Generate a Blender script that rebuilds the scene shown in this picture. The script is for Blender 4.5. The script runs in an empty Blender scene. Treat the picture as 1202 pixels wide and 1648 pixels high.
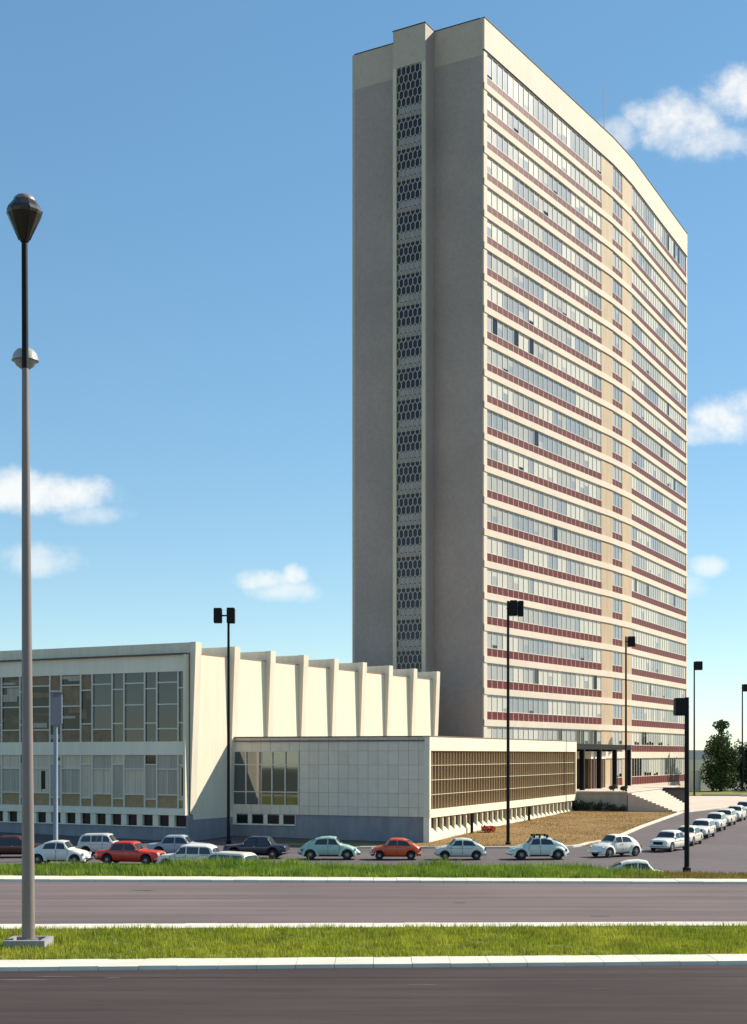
import bpy, bmesh, math, random
import numpy as np
from mathutils import Vector, Matrix
R = math.radians
random.seed(7); np.random.seed(7)
S = bpy.context.scene
COL = S.collection

# ------------------------------------------------------------------ camera
cam = bpy.data.cameras.new('camera'); co = bpy.data.objects.new('camera', cam); COL.objects.link(co)
co.location = (0, 0, 5.5); co.rotation_euler = (R(90), 0, 0)
cam.sensor_fit = 'HORIZONTAL'; cam.sensor_width = 36; cam.lens = 36*2237/1202
cam.shift_y = (1214-824)/1202; cam.clip_start = .5; cam.clip_end = 9000
S.camera = co

# ------------------------------------------------------------------ light
AZ, EL = R(65), R(37.5)
SUN = Vector((math.sin(AZ)*math.cos(EL), math.cos(AZ)*math.cos(EL), math.sin(EL)))
sl = bpy.data.lights.new('sun', 'SUN'); sl.energy = 3.9; sl.angle = R(.5); sl.color = (1, .925, .78)
so = bpy.data.objects.new('sun', sl); COL.objects.link(so)
so.rotation_euler = (-SUN).to_track_quat('-Z', 'Y').to_euler(); so.location = (60, 30, 90)
S.view_settings.view_transform = 'Standard'; S.view_settings.look = 'None'
S.view_settings.exposure = .90; S.view_settings.gamma = 1

W = bpy.data.worlds.new('World'); S.world = W; W.use_nodes = True
nt = W.node_tree; nt.nodes.clear()
def N(t, **k):
    n = nt.nodes.new(t)
    for a, b in k.items(): setattr(n, a, b)
    return n
def L(a, b): nt.links.new(a, b)
def val(x):
    return x
def mth(op, a, b=None, c=None, clamp=False):
    n = N('ShaderNodeMath', operation=op); n.use_clamp = clamp
    for i, v in enumerate((a, b, c)):
        if v is None: continue
        if isinstance(v, (int, float)): n.inputs[i].default_value = v
        else: L(v, n.inputs[i])
    return n.outputs[0]
sky = N('ShaderNodeTexSky', sky_type='NISHITA'); sky.sun_disc = False
sky.sun_elevation = EL; sky.sun_rotation = AZ; sky.air_density = 1.0; sky.dust_density = .15; sky.ozone_density = 1.6; sky.altitude = 1800
hs = N('ShaderNodeHueSaturation'); hs.inputs['Saturation'].default_value = 1.46; hs.inputs['Value'].default_value = 1.27
gm = N('ShaderNodeGamma'); gm.inputs[1].default_value = .60; L(sky.outputs[0], gm.inputs[0]); L(gm.outputs[0], hs.inputs['Color'])
tc = N('ShaderNodeTexCoord'); sx = N('ShaderNodeSeparateXYZ'); L(tc.outputs['Generated'], sx.inputs[0])
dy = mth('MAXIMUM', sx.outputs[1], .05)
u = mth('DIVIDE', sx.outputs[0], dy); v = mth('DIVIDE', sx.outputs[2], dy)
cb = N('ShaderNodeCombineXYZ'); L(u, cb.inputs[0]); L(v, cb.inputs[1])
nz = N('ShaderNodeTexNoise'); nz.inputs['Scale'].default_value = 34; nz.inputs['Detail'].default_value = 12; nz.inputs['Roughness'].default_value = .64
L(cb.outputs[0], nz.inputs['Vector'])
nz2 = N('ShaderNodeTexNoise'); nz2.inputs['Scale'].default_value = 9; nz2.inputs['Detail'].default_value = 4
L(cb.outputs[0], nz2.inputs['Vector'])
nsum = mth('ADD', mth('MULTIPLY', mth('SUBTRACT', nz.outputs[0], .5), 2.3), mth('MULTIPLY', mth('SUBTRACT', nz2.outputs[0], .5), 1.5))
# wind-drawn cumulus puffs: direction (u,v), half sizes, strength
clouds = [(.222, .455, .046, .024, .95), (.262, .474, .036, .026, .95), (.245, .440, .05, .018, .8), (.175, .447, .022, .014, .6),
          (.252, .243, .034, .020, .95), (.234, .232, .028, .012, .7), (.285, .25, .04, .02, .9),
          (.240, .135, .020, .010, .7), (.226, .122, .016, .012, .45),
          (-.222, .187, .045, .016, .85), (-.262, .190, .035, .018, .8), (-.240, .140, .040, .014, .55), (-.20, .172, .03, .010, .5),
          (-.082, .125, .028, .010, .9), (-.056, .129, .012, .010, .9), (-.064, .118, .036, .010, .6)]
mask = None
for (a, b, ra, rb, st) in clouds:
    e = mth('ADD', mth('POWER', mth('DIVIDE', mth('SUBTRACT', u, a), ra), 2), mth('POWER', mth('DIVIDE', mth('SUBTRACT', v, b), rb), 2))
    d = mth('ADD', mth('SUBTRACT', 1.0, e), nsum)
    mr = N('ShaderNodeMapRange', interpolation_type='SMOOTHSTEP'); L(d, mr.inputs[0])
    mr.inputs[1].default_value = .0; mr.inputs[2].default_value = 1.45; mr.inputs[4].default_value = st
    mask = mr.outputs[0] if mask is None else mth('MAXIMUM', mask, mr.outputs[0])
mask = mth('MULTIPLY', mask, mth('GREATER_THAN', sx.outputs[1], .06))
mx = N('ShaderNodeMixRGB'); L(mask, mx.inputs[0]); tn = N('ShaderNodeMixRGB', blend_type='MULTIPLY'); tn.inputs[0].default_value = 1; L(hs.outputs[0], tn.inputs[1]); tn.inputs[2].default_value = (.93, 1.02, .98, 1); L(tn.outputs[0], mx.inputs[1]); mx.inputs[2].default_value = (4.6, 4.5, 4.25, 1)
bg = N('ShaderNodeBackground'); bg.inputs[1].default_value = .128; L(mx.outputs[0], bg.inputs[0])
ow = N('ShaderNodeOutputWorld'); L(bg.outputs[0], ow.inputs[0])

# ------------------------------------------------------------------ materials
MATS = {}
def mat(name, col, rough=.8, var=0.0, scale=2.0, stretch=(1, 1, 1), metal=0, coat=0, ior=None, bump=0, bscale=30, col2=None, spec=None, var2=0, scale2=.15, trans=0):
    if name in MATS: return MATS[name]
    m = bpy.data.materials.new(name); m.use_nodes = True; t = m.node_tree
    p = t.nodes['Principled BSDF']
    p.inputs['Roughness'].default_value = rough; p.inputs['Metallic'].default_value = metal
    p.inputs['Coat Weight'].default_value = coat; p.inputs['Coat Roughness'].default_value = .05
    if ior: p.inputs['IOR'].default_value = ior
    if spec is not None: p.inputs['Specular IOR Level'].default_value = spec
    p.inputs['Base Color'].default_value = (*col, 1)
    tcn = t.nodes.new('ShaderNodeTexCoord'); mp = t.nodes.new('ShaderNodeMapping'); mp.inputs['Scale'].default_value = stretch
    t.links.new(tcn.outputs['Object'], mp.inputs[0])
    if var or col2:
        n = t.nodes.new('ShaderNodeTexNoise'); n.inputs['Scale'].default_value = scale; n.inputs['Detail'].default_value = 8; n.inputs['Roughness'].default_value = .65
        t.links.new(mp.outputs[0], n.inputs['Vector'])
        r = t.nodes.new('ShaderNodeValToRGB'); r.color_ramp.elements[0].position = .3; r.color_ramp.elements[1].position = .7
        c2 = col2 or tuple(min(1, c*(1+var)) for c in col); c1 = col if col2 else tuple(c*(1-var) for c in col)
        r.color_ramp.elements[0].color = (*c1, 1); r.color_ramp.elements[1].color = (*c2, 1)
        t.links.new(n.outputs[0], r.inputs[0]); out = r.outputs[0]
        if var2:
            n2 = t.nodes.new('ShaderNodeTexNoise'); n2.inputs['Scale'].default_value = scale2; n2.inputs['Detail'].default_value = 4
            t.links.new(tcn.outputs['Object'], n2.inputs['Vector'])
            mr = t.nodes.new('ShaderNodeMapRange'); mr.inputs[1].default_value = .3; mr.inputs[2].default_value = .7
            mr.inputs[3].default_value = 1-var2; mr.inputs[4].default_value = 1+var2; t.links.new(n2.outputs[0], mr.inputs[0])
            mm = t.nodes.new('ShaderNodeVectorMath'); mm.operation = 'SCALE'; t.links.new(out, mm.inputs[0]); t.links.new(mr.outputs[0], mm.inputs['Scale']); out = mm.outputs[0]
        t.links.new(out, p.inputs['Base Color'])
    if bump:
        n = t.nodes.new('ShaderNodeTexNoise'); n.inputs['Scale'].default_value = bscale; n.inputs['Detail'].default_value = 6
        t.links.new(mp.outputs[0], n.inputs['Vector'])
        b = t.nodes.new('ShaderNodeBump'); b.inputs['Strength'].default_value = bump; b.inputs['Distance'].default_value = .02
        t.links.new(n.outputs[0], b.inputs['Height']); t.links.new(b.outputs[0], p.inputs['Normal'])
    if trans:
        tr = t.nodes.new('ShaderNodeBsdfTranslucent'); ms = t.nodes.new('ShaderNodeMixShader'); ms.inputs[0].default_value = trans
        t.links.new(p.inputs['Base Color'].links[0].from_socket if p.inputs['Base Color'].links else p.outputs[0], tr.inputs[0]) if p.inputs['Base Color'].links else None
        o = t.nodes['Material Output']; t.links.new(p.outputs[0], ms.inputs[1]); t.links.new(tr.outputs[0], ms.inputs[2]); t.links.new(ms.outputs[0], o.inputs[0])
    MATS[name] = m; return m

cream = mat('cream_concrete', (.68, .565, .445), .75, .05, .8, (1, 1, .25), var2=.04)
cream_hall = mat('cream_render', (.77, .69, .51), .8, .07, 1.3, (1, 1, .08), var2=.04)
white_conc = mat('white_concrete', (.84, .75, .59), .75, .08, 1.4, (1, 1, .08))
fin_mat = mat('fin_concrete', (.74, .64, .49), .8, .11, 1.8, (1, 1, .1))
tower_tile = mat('tower_mosaic', (.37, .295, .26), .7, .10, 2.4, (1, 1, 1), var2=.10, scale2=.12)
tower_tile_top = mat('tower_top_render', (.50, .41, .325), .7, .08, 2.0)
beige_tile = mat('beige_tile', (.50, .365, .23), .7, .14, 1.6, (1, 1, .15))
red_panel = mat('red_enamel_panel', (.13, .015, .013), .5, .15, .5, spec=.25)
strip_mat = mat('cream_strip', (.62, .55, .40), .7, .05, 1)
roofing = mat('roof_felt', (.16, .15, .14), .9, .15, 1)
alu = mat('pale_aluminium', (.66, .61, .50), .45, .05, 1)
dark_joint = mat('dark_joint', (.03, .026, .024), .7)
curt_white = mat('curtain_white', (.58, .54, .45), .5, .08, 1.5, (1, 1, .1), coat=.3)
curt_grey = mat('curtain_grey', (.38, .37, .34), .5, .1, 1.5, (1, 1, .1), coat=.3)
curt_blue = mat('curtain_blue_grey', (.27, .285, .30), .4, .1, 1.5, (1, 1, .1), coat=.5)
curt_tan = mat('curtain_tan', (.40, .33, .24), .5, .15, 1.2, coat=.6)
dark_glass = mat('dark_glass', (.014, .013, .013), .05, ior=1.5)
blue_glass = mat('mirror_glass', (.02, .022, .026), .03, ior=2.5)
stair_glass = mat('stair_glass', (.030, .026, .034), .15, ior=1.4)
ochre = mat('ochre_panel', (.36, .235, .11), .6, .2, 2)
grey_base = mat('blue_grey_plinth', (.27, .26, .275), .85, .16, 1.5, (1, 1, .3), var2=.06)
tiles = [mat('stone_tile_%s' % n, c, .65, .05, 2) for n, c in (('plain', (.74, .64, .51)), ('pale', (.76, .66, .525)), ('dull', (.71, .61, .485)))]
joint = mat('tile_joint', (.44, .38, .31), .9)
louvre = mat('louvre_bronze', (.40, .28, .155), .5, .08, 1)
brown_glass = mat('brown_glass', (.045, .026, .015), .15, ior=1.4)
black_steel = mat('black_steel', (.008, .008, .008), .6, spec=.15)
brown_door = mat('brown_timber', (.09, .045, .025), .5, .3, 2, (3, 3, .4))
asphalt = mat('asphalt', (.062, .044, .042), .9, .26, 1.2, (.12, 1.6, 1), spec=.15, bump=.3, bscale=40, var2=.14, scale2=.12)
asphalt_far = mat('asphalt_worn', (.168, .128, .124), .9, .22, .9, (.06, 1.6, 1), spec=.15, bump=.3, bscale=40, var2=.12, scale2=.10)
asphalt_park = mat('asphalt_parking', (.105, .082, .084), .9, .14, .7, bump=.2, bscale=30, var2=.16, scale2=.1)
kerb_mat = mat('kerb_concrete', (.66, .61, .50), .85, .12, 1.4, (.4, 2, 2), var2=.08, scale2=.5)
soil = mat('soil', (.075, .085, .035), .95, .3, 1.5)
turf = mat('turf', (.16, .18, .022), .95, .35, 3, var2=.25, scale2=.5)
dry_lawn = mat('dry_lawn', (.235, .132, .033), .95, .16, 2.2, bump=.8, bscale=14, var2=.14, scale2=.2)
paving = mat('pink_paving', (.58, .46, .38), .85, .07, .8, var2=.08, scale2=.15)
step_mat = mat('pale_steps', (.60, .49, .40), .8, .05, 1)
podium = mat('podium_stone', (.36, .35, .31), .85, .15, 1.2)
dark_wall = mat('dark_stone', (.10, .085, .085), .8, .2, 1)
pole_dark = mat('lamp_dark_paint', (.010, .010, .010), .6, spec=.2)
pole_grey = mat('mast_grey_paint', (.23, .185, .165), .45, .15, 2, (1, 1, .2))
pole_blue = mat('blue_grey_paint', (.22, .26, .33), .5)
lamp_glassm = mat('lamp_smoked_glass', (.025, .017, .01), .35, coat=.15)
lamp_white = mat('lamp_opal', (.42, .40, .37), .3)
rubber = mat('tyre_rubber', (.012, .012, .012), .8)
chrome = mat('chrome', (.62, .62, .60), .18, metal=1)
hub = mat('hubcap', (.30, .295, .28), .4, metal=.5)
car_glass = mat('car_glass', (.03, .033, .036), .06, ior=1.7)
under = mat('underbody', (.01, .01, .01), .9)
lens_red = mat('tail_lens', (.35, .03, .02), .3)
lens = mat('head_lens', (.7, .7, .66), .1, coat=1)
bark = mat('bark', (.09, .065, .045), .9, .3, 4)
leaf = mat('leaf', (.030, .060, .014), .6, col2=(.060, .10, .022), scale=.5, trans=.2)
leaf_dark = mat('leaf_dark', (.022, .040, .014), .6, col2=(.045, .07, .02), scale=.6, trans=.15)
ivy = mat('ivy_leaf', (.03, .042, .018), .6, col2=(.06, .07, .03), scale=.9)
redleaf = mat('red_bloom', (.50, .07, .03), .6, .3, 3)
blade_a = mat('grass_blade', (.20, .26, .012), .7, col2=(.44, .43, .035), scale=.35, var2=.35, scale2=1.6, trans=.3)
blade_b = mat('tall_grass_blade', (.11, .22, .014), .7, col2=(.30, .36, .035), scale=.4, var2=.35, scale2=1.3, trans=.3)
straw = mat('straw_blade', (.30, .22, .05), .8, .3, .6, trans=.2)
hill_mat = mat('hazy_hill_woods', (.035, .055, .06), 1, .2, .02)  # distance haze put into the woods' colour as a blue tint

# ------------------------------------------------------------------ mesh helpers
class MB:
    def __init__(s): s.v = []; s.f = []; s.m = []
    def quad(s, a, b, c, d, mi=0):
        i = len(s.v); s.v += [tuple(a), tuple(b), tuple(c), tuple(d)]; s.f.append((i, i+1, i+2, i+3)); s.m.append(mi)
    def hexa(s, p, mi=0):     # p: 4 bottom (ccw) + 4 top
        i = len(s.v); s.v += [tuple(q) for q in p]
        for f in ((3, 2, 1, 0), (4, 5, 6, 7), (0, 1, 5, 4), (1, 2, 6, 5), (2, 3, 7, 6), (3, 0, 4, 7)):
            s.f.append(tuple(i+k for k in f)); s.m.append(mi)
    def box(s, x0, x1, y0, y1, z0, z1, mi=0):
        s.hexa([(x0, y0, z0), (x1, y0, z0), (x1, y1, z0), (x0, y1, z0), (x0, y0, z1), (x1, y0, z1), (x1, y1, z1), (x0, y1, z1)], mi)
    def fb(s, F, t0, t1, d0, d1, z0, z1, mi=0):   # box in a facade frame: along t, outward d
        P = lambda t, d, z: F(t, d, z)
        s.hexa([P(t0, d1, z0), P(t1, d1, z0), P(t1, d0, z0), P(t0, d0, z0), P(t0, d1, z1), P(t1, d1, z1), P(t1, d0, z1), P(t0, d0, z1)], mi)
    def fq(s, F, t0, t1, d, z0, z1, mi=0):
        s.quad(F(t0, d, z0), F(t1, d, z0), F(t1, d, z1), F(t0, d, z1), mi)
    def lathe(s, prof, seg=16, c=(0, 0, 0), mi=0, cap=True, axis='z'):
        i = len(s.v)
        for r, z in prof:
            for k in range(seg):
                a = 2*math.pi*k/seg
                if axis == 'z': s.v.append((c[0]+r*math.cos(a), c[1]+r*math.sin(a), c[2]+z))
                else: s.v.append((c[0]+r*math.cos(a), c[1]+z, c[2]+r*math.sin(a)))
        for j in range(len(prof)-1):
            for k in range(seg):
                k2 = (k+1) % seg
                s.f.append((i+j*seg+k, i+j*seg+k2, i+(j+1)*seg+k2, i+(j+1)*seg+k)); s.m.append(mi)
        if cap:
            s.f.append(tuple(i+k for k in range(seg))[::-1]); s.m.append(mi)
            s.f.append(tuple(i+(len(prof)-1)*seg+k for k in range(seg))); s.m.append(mi)
    def tube(s, a, b, r0, r1, seg=8, mi=0):
        a = Vector(a); b = Vector(b); d = (b-a).normalized()
        e = d.orthogonal().normalized(); g = d.cross(e); i = len(s.v)
        for p, r in ((a, r0), (b, r1)):
            for k in range(seg):
                an = 2*math.pi*k/seg; s.v.append(tuple(p+e*r*math.cos(an)+g*r*math.sin(an)))
        for k in range(seg):
            k2 = (k+1) % seg; s.f.append((i+k, i+k2, i+seg+k2, i+seg+k)); s.m.append(mi)
        s.f.append(tuple(i+k for k in range(seg))[::-1]); s.m.append(mi); s.f.append(tuple(i+seg+k for k in range(seg))); s.m.append(mi)
    def grid(s, rows, mi=0):
        i = len(s.v); n = len(rows[0])
        for r in rows: s.v += [tuple(p) for p in r]
        for a in range(len(rows)-1):
            for b in range(n-1):
                s.f.append((i+a*n+b, i+a*n+b+1, i+(a+1)*n+b+1, i+(a+1)*n+b)); s.m.append(mi)
    def band(s, pts, d0, d1, z0, z1, mi=0):       # mitred band along a plan polyline, outward = right-hand side
        n = len(pts); nor = []
        for k in range(n-1):
            dx, dyy = pts[k+1][0]-pts[k][0], pts[k+1][1]-pts[k][1]; l = math.hypot(dx, dyy); nor.append((dyy/l, -dx/l))
        off = []
        for k in range(n):
            if k == 0: m = nor[0]
            elif k == n-1: m = nor[-1]
            else:
                a, b = nor[k-1], nor[k]; mxv, my = a[0]+b[0], a[1]+b[1]; q = mxv*a[0]+my*a[1]; m = (mxv/q, my/q)
            off.append(m)
        P = lambda k, d, z: (pts[k][0]+off[k][0]*d, pts[k][1]+off[k][1]*d, z)
        i = len(s.v)
        for k in range(n): s.v += [P(k, d0, z0), P(k, d1, z0), P(k, d1, z1), P(k, d0, z1)]
        for k in range(n-1):
            a, b = i+4*k, i+4*k+4
            for q in range(4):
                q2 = (q+1) % 4; s.f.append((a+q, b+q, b+q2, a+q2)); s.m.append(mi)
        s.f.append((i, i+1, i+2, i+3)); s.m.append(mi); e = i+4*(n-1); s.f.append((e+3, e+2, e+1, e)); s.m.append(mi)
    def build(s, name, mats, parent=None, origin=None, smooth=False, angle=40):
        me = bpy.data.meshes.new(name)
        base = Vector((0, 0, 0))
        if parent is not None and parent.get('_fixed'): base = Vector(parent['_fixed'])
        if origin is not None: base = Vector(origin)
        vv = [(x-base[0], y-base[1], z-base[2]) for x, y, z in s.v] if base.length else s.v
        me.from_pydata(vv, [], s.f)
        if not isinstance(mats, (list, tuple)): mats = [mats]
        for m in mats: me.materials.append(m)
        if len(mats) > 1: me.polygons.foreach_set('material_index', s.m)
        bm = bmesh.new(); bm.from_mesh(me); bmesh.ops.recalc_face_normals(bm, faces=bm.faces); bm.to_mesh(me); bm.free()
        if smooth:
            me.polygons.foreach_set('use_smooth', [True]*len(me.polygons)); me.set_sharp_from_angle(angle=R(angle))
        o = bpy.data.objects.new(name, me); COL.objects.link(o)
        if parent is not None:
            o.parent = parent
            if parent.get('_fixed'): o['_fixed'] = list(parent['_fixed'])
        elif origin is not None: o.location = origin
        return o
def tag(o, label=None, cat=None, group=None, kind=None):
    if label: o['label'] = label
    if cat: o['category'] = cat
    if group: o['group'] = group
    if kind: o['kind'] = kind
    return o
def thing(name, label, cat, loc, rz=0, group=None, fixed=True):
    o = bpy.data.objects.new(name, None); COL.objects.link(o); o.location = loc; o.rotation_euler = (0, 0, rz)
    o.empty_display_size = .3
    if fixed: o['_fixed'] = list(loc)
    return tag(o, label, cat, group)
def frame(p, ang):       # facade frame, direction ang clockwise from +Y; outward is to the right of the direction
    s_, c_ = math.sin(R(ang)), math.cos(R(ang))
    def F(t, d, z): return (p[0]+s_*t+c_*d, p[1]+c_*t-s_*d, z)
    return F
def adv(p, ang, t): return (p[0]+math.sin(R(ang))*t, p[1]+math.cos(R(ang))*t)

# ------------------------------------------------------------------ terrain
def bank(x): return float(np.interp(x, [-40, 8.5, 13.5, 18, 60], [66.4, 66.0, 64.0, 62.6, 63.5]))
def tz(y): return float(np.interp(y, [104, 121, 146, 185], [-1.3, -.85, -.5, -.05]))
def gz(x, y):
    b = bank(x)
    if y <= b: return 0.0
    if y < b+1.5: return -1.3*(y-b)/1.5
    return tz(y)
mb = MB(); xs = [-4000, -600, -150, -60, -40, -25, -12, 0, 6, 12, 14.5, 17, 19, 21, 30, 60, 150, 600, 4000]
rows = []
for y in (-200, -20, 30): rows.append([(x, y, -.10) for x in xs])
rows.append([(x, bank(x)-.05, -.10) for x in xs]); rows.append([(x, bank(x)+1.5, -1.4) for x in xs])
for y in (80, 104, 121, 146, 185, 300, 900, 5000): rows.append([(x, y, tz(y)-.06) for x in xs])
mb.grid(rows); tag(mb.build('ground', soil), kind='structure')
def sheet(name, mt, yl, off, xa, xb, nx=24, m2=None):     # horizontal strip between y-lines given at x=-10/+10 style pairs
    pass
def line(y0, x0, y1, x1): return lambda x: y0+(y1-y0)*(x-x0)/(x1-x0)
# near kerb road-edge/back edge, middle kerb, far kerb (each slightly skew as surveyed)
k1a = line(35.25, -9.5, 36.35, 9.8); k1b = line(36.55, -9.8, 37.65, 10.1)
k2a = line(43.0, -11.5, 43.9, 11.8); k2b = line(44.25, -11.9, 44.95, 12.1)
k3a = line(60.2, -16, 58.9, 16); k3b = line(62.0, -16.6, 60.3, 16.2)
XS = np.linspace(-70, 70, 57)
def strip(name, fa, fb, z, mt, n=2):
    mb = MB(); mb.grid([[(x, fa(x)+(fb(x)-fa(x))*k/n, z) for x in XS] for k in range(n+1)])
    return mb.build(name, mt)
tag(strip('road', lambda x: -25, k1a, 0, asphalt), kind='structure')
tag(strip('road', k2b, k3a, 0, asphalt_far), kind='structure')
def stain(cx, cy, lx_, ly_, mt, seed, z=.004):
    rg = random.Random(seed); pts_ = []
    for k in range(18):
        a = 2*math.pi*k/18; q = rg.uniform(.6, 1.1); pts_.append((cx+math.cos(a)*lx_*q, cy+math.sin(a)*ly_*q, z))
    m_ = MB(); m_.v = pts_; m_.f = [tuple(range(18))]; m_.m = [0]
    return tag(m_.build('road_stain', mt), kind='structure')
tar = mat('tar_stain', (.045, .034, .034), .8, .3, 3); scuff = mat('pale_scuff', (.115, .085, .08), .95, .3, 4, (.5, 3, 1)); worn = mat('worn_patch', (.15, .112, .108), .95, .2, 2)
stain(-9.4, 56.2, .45, .10, tar, 1); stain(-9.0, 56.0, .3, .06, tar, 2); stain(7.7, 47.2, .40, .09, tar, 3); stain(3.2, 51.5, .25, .12, tar, 4); stain(-3.5, 49.0, .6, .10, worn, 5); stain(12, 54, 1.3, .12, worn, 6)
stain(-8.6, 33.9, .9, .10, scuff, 7); stain(-7.8, 34.4, .7, .06, scuff, 8); stain(-6.4, 34.2, .3, .05, scuff, 9); stain(1.2, 33.2, .5, .05, scuff, 10); stain(5.2, 32.6, .35, .12, mat('oil_stain', (.028, .02, .02), .6), 11)
for yy, wd, sd in ((52.9, .035, 1), (34.0, .03, 3)):      # wandering tar seam
    rg = random.Random(sd); m_ = MB(); ya = [yy+rg.uniform(-.05, .05)+(x+40)*.008 for x in range(-40, 41)]
    m_.grid([[(x, y-wd, .005) for x, y in zip(range(-40, 41), ya)], [(x, y+wd, .005) for x, y in zip(range(-40, 41), ya)]])
    tag(m_.build('road_seam', mat('seam_dark' if yy > 40 else 'seam_near', (.085, .064, .062) if yy > 40 else (.042, .03, .029), .85)), kind='structure')
def kerb(fa, fb, z1, skew, lab):
    mb = MB(); random.seed(3); x = -70
    while x < 70:
        w = 1.0; j = random.uniform(-.012, .012); h = z1+random.uniform(-.006, .006)
        a, b = x+.006, x+w-.006
        mb.hexa([(a, fa(a)+j, -.05), (b, fa(b)+j, -.05), (b, fb(b), -.05), (a, fb(a), -.05), (a, fa(a)+j+.03, h), (b, fa(b)+j+.03, h), (b, fb(b), h), (a, fb(a), h)])
        x += w
    o = mb.build('kerb', kerb_mat); tag(o, lab, 'kerb'); o['kind'] = 'structure'; return o
kerb(k1a, k1b, .10, 0, 'near pale concrete kerb between the dark road and the lamp mast grass')
kerb(k2a, k2b, .10, 0, 'pale kerb on the far side of the grass median')
kerb(k3a, k3b, .10, 0, 'pale kerb below the tall grass verge')
tag(strip('median', k1b, k2a, .06, turf), kind='structure')
mb = MB(); mb.grid([[(x, k3b(x)+(bank(x)-k3b(x))*k/2, .06-.04*k/2) for x in XS] for k in range(3)])
mb.grid([[(x, bank(x), .02) for x in XS], [(x, bank(x)+1.5, -1.3) for x in XS]])
tag(mb.build('verge', turf), kind='structure')
mb = MB(); mb.grid([[(x, bank(x)+1.5, -1.296) for x in XS]]+[[(x, y, tz(y)+.004) for x in XS] for y in (80, 92, 104, 121, 146, 185, 240)])
tag(mb.build('parking_lot', asphalt_park), kind='structure')
# dry lawn between the low wing and the street kerb
def px_lawn(y): return 15.6+(y-100)*.3775 if y < 143 else 31.83+(y-143)*.69
LY = [100.5, 104, 108, 112, 116, 121, 126, 131, 136, 141, 146.5]
def lawn_right(y): return px_lawn(y)-(.35 if y > 103 else 2.6-(y-100.5)*.9)
mb = MB(); rows = []
for y in LY:
    xl = max(2.0, 4.0+(y-105.7)*.415-.3); xr = lawn_right(y)
    if y < 105: xl = 2.6
    rows.append([(xl+(xr-xl)*k/8, y, tz(y)+.05+(.05 if 0 < k < 8 else 0)) for k in range(9)])
mb.grid(rows); tag(mb.build('lawn', dry_lawn), kind='structure')
mb = MB()
pts = [(-1, 100.4), (11.6, 100.4), (13.3, 100.7), (14.6, 101.5), (15.6, 103.0), (16.3, 104.8)]+[(px_lawn(y), y) for y in (108, 113, 121, 128, 136, 143, 146, 156, 170, 185)]
for a, b in zip(pts[:-1], pts[1:]):
    d = math.hypot(b[0]-a[0], b[1]-a[1]); n = ((b[1]-a[1])/d, -(b[0]-a[0])/d); za, zb = tz(a[1]), tz(b[1])
    q = .36
    mb.hexa([(a[0], a[1], za-.05), (b[0], b[1], zb-.05), (b[0]-n[0]*q, b[1]-n[1]*q, zb-.05), (a[0]-n[0]*q, a[1]-n[1]*q, za-.05),
             (a[0], a[1], za+.14), (b[0], b[1], zb+.14), (b[0]-n[0]*q, b[1]-n[1]*q, zb+.14), (a[0]-n[0]*q, a[1]-n[1]*q, za+.14)])
tag(mb.build('kerb', kerb_mat), 'pale kerb curving round the dry brown lawn', 'kerb', kind='structure')
mb = MB(); mb.grid([[(21.5+(y-146.5)*.2+(px_lawn(y)-.35-21.5-(y-146.5)*.2)*k/4, y, tz(y)+.10) for k in range(5)] for y in (146.5, 152, 158, 165, 172, 183)])
tag(mb.build('plaza', paving), kind='structure')
mb = MB(); mb.grid([[(-9+1.4*k, y, z) for k in range(10)] for y, z in ((103.9, -1.29), (105.3, -1.22))])
tag(mb.build('planting_strip', turf), kind='structure')
mb = MB(); mb.grid([[(x, y, z) for x in np.linspace(38, 90, 14)] for y, z in ((186, .0), (215, .02))])
tag(mb.build('grass', turf), kind='structure')
# distant hills
mb = MB(); hx = np.linspace(-1500, 1500, 60)
prof = [14+7*math.sin(x*.004+1)+5*math.sin(x*.011) for x in hx]
mb.grid([[(x, 1500, -1) for x in hx], [(x, 1700, p*.8) for x, p in zip(hx, prof)], [(x, 2000, p) for x, p in zip(hx, prof)], [(x, 2500, -1) for x in hx]])
tag(mb.build('hills', hill_mat, smooth=True), kind='structure')

# ------------------------------------------------------------------ grass blades
def blades(name, n, px_fn, hmin, hmax, w, mt, lab, lean=.35, clump=0.0):
    xy = px_fn(n); n = len(xy); a = np.random.rand(n)*6.283; h = (hmin+(hmax-hmin)*np.random.rand(n)**1.6)
    if clump:
        f = .55+.45*np.sin(xy[:, 0]*1.7+np.sin(xy[:, 1]*2.3)*2)*np.sin(xy[:, 0]*.53+1.2+xy[:, 1]*.6)
        h = h*(1-clump+clump*1.6*np.clip(f, .1, 1))
    z0 = xy[:, 2]; dx = np.cos(a)*w/2; dyv = np.sin(a)*w/2
    lx = (np.random.rand(n)-.5)*lean*h*2; ly = (np.random.rand(n)-.5)*lean*h*2
    V = np.empty((n, 3, 3)); V[:, 0] = np.stack([xy[:, 0]-dx, xy[:, 1]-dyv, z0], 1); V[:, 1] = np.stack([xy[:, 0]+dx, xy[:, 1]+dyv, z0], 1)
    V[:, 2] = np.stack([xy[:, 0]+lx, xy[:, 1]+ly, z0+h], 1)
    me = bpy.data.meshes.new(name); me.vertices.add(3*n); me.vertices.foreach_set('co', V.ravel())
    me.loops.add(3*n); me.loops.foreach_set('vertex_index', np.arange(3*n, dtype=np.int32)); me.polygons.add(n)
    me.polygons.foreach_set('loop_start', np.arange(0, 3*n, 3, dtype=np.int32)); me.update(calc_edges=True); me.validate()
    me.materials.append(mt); o = bpy.data.objects.new(name, me); COL.objects.link(o); return tag(o, lab, 'grass', kind='stuff')
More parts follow.
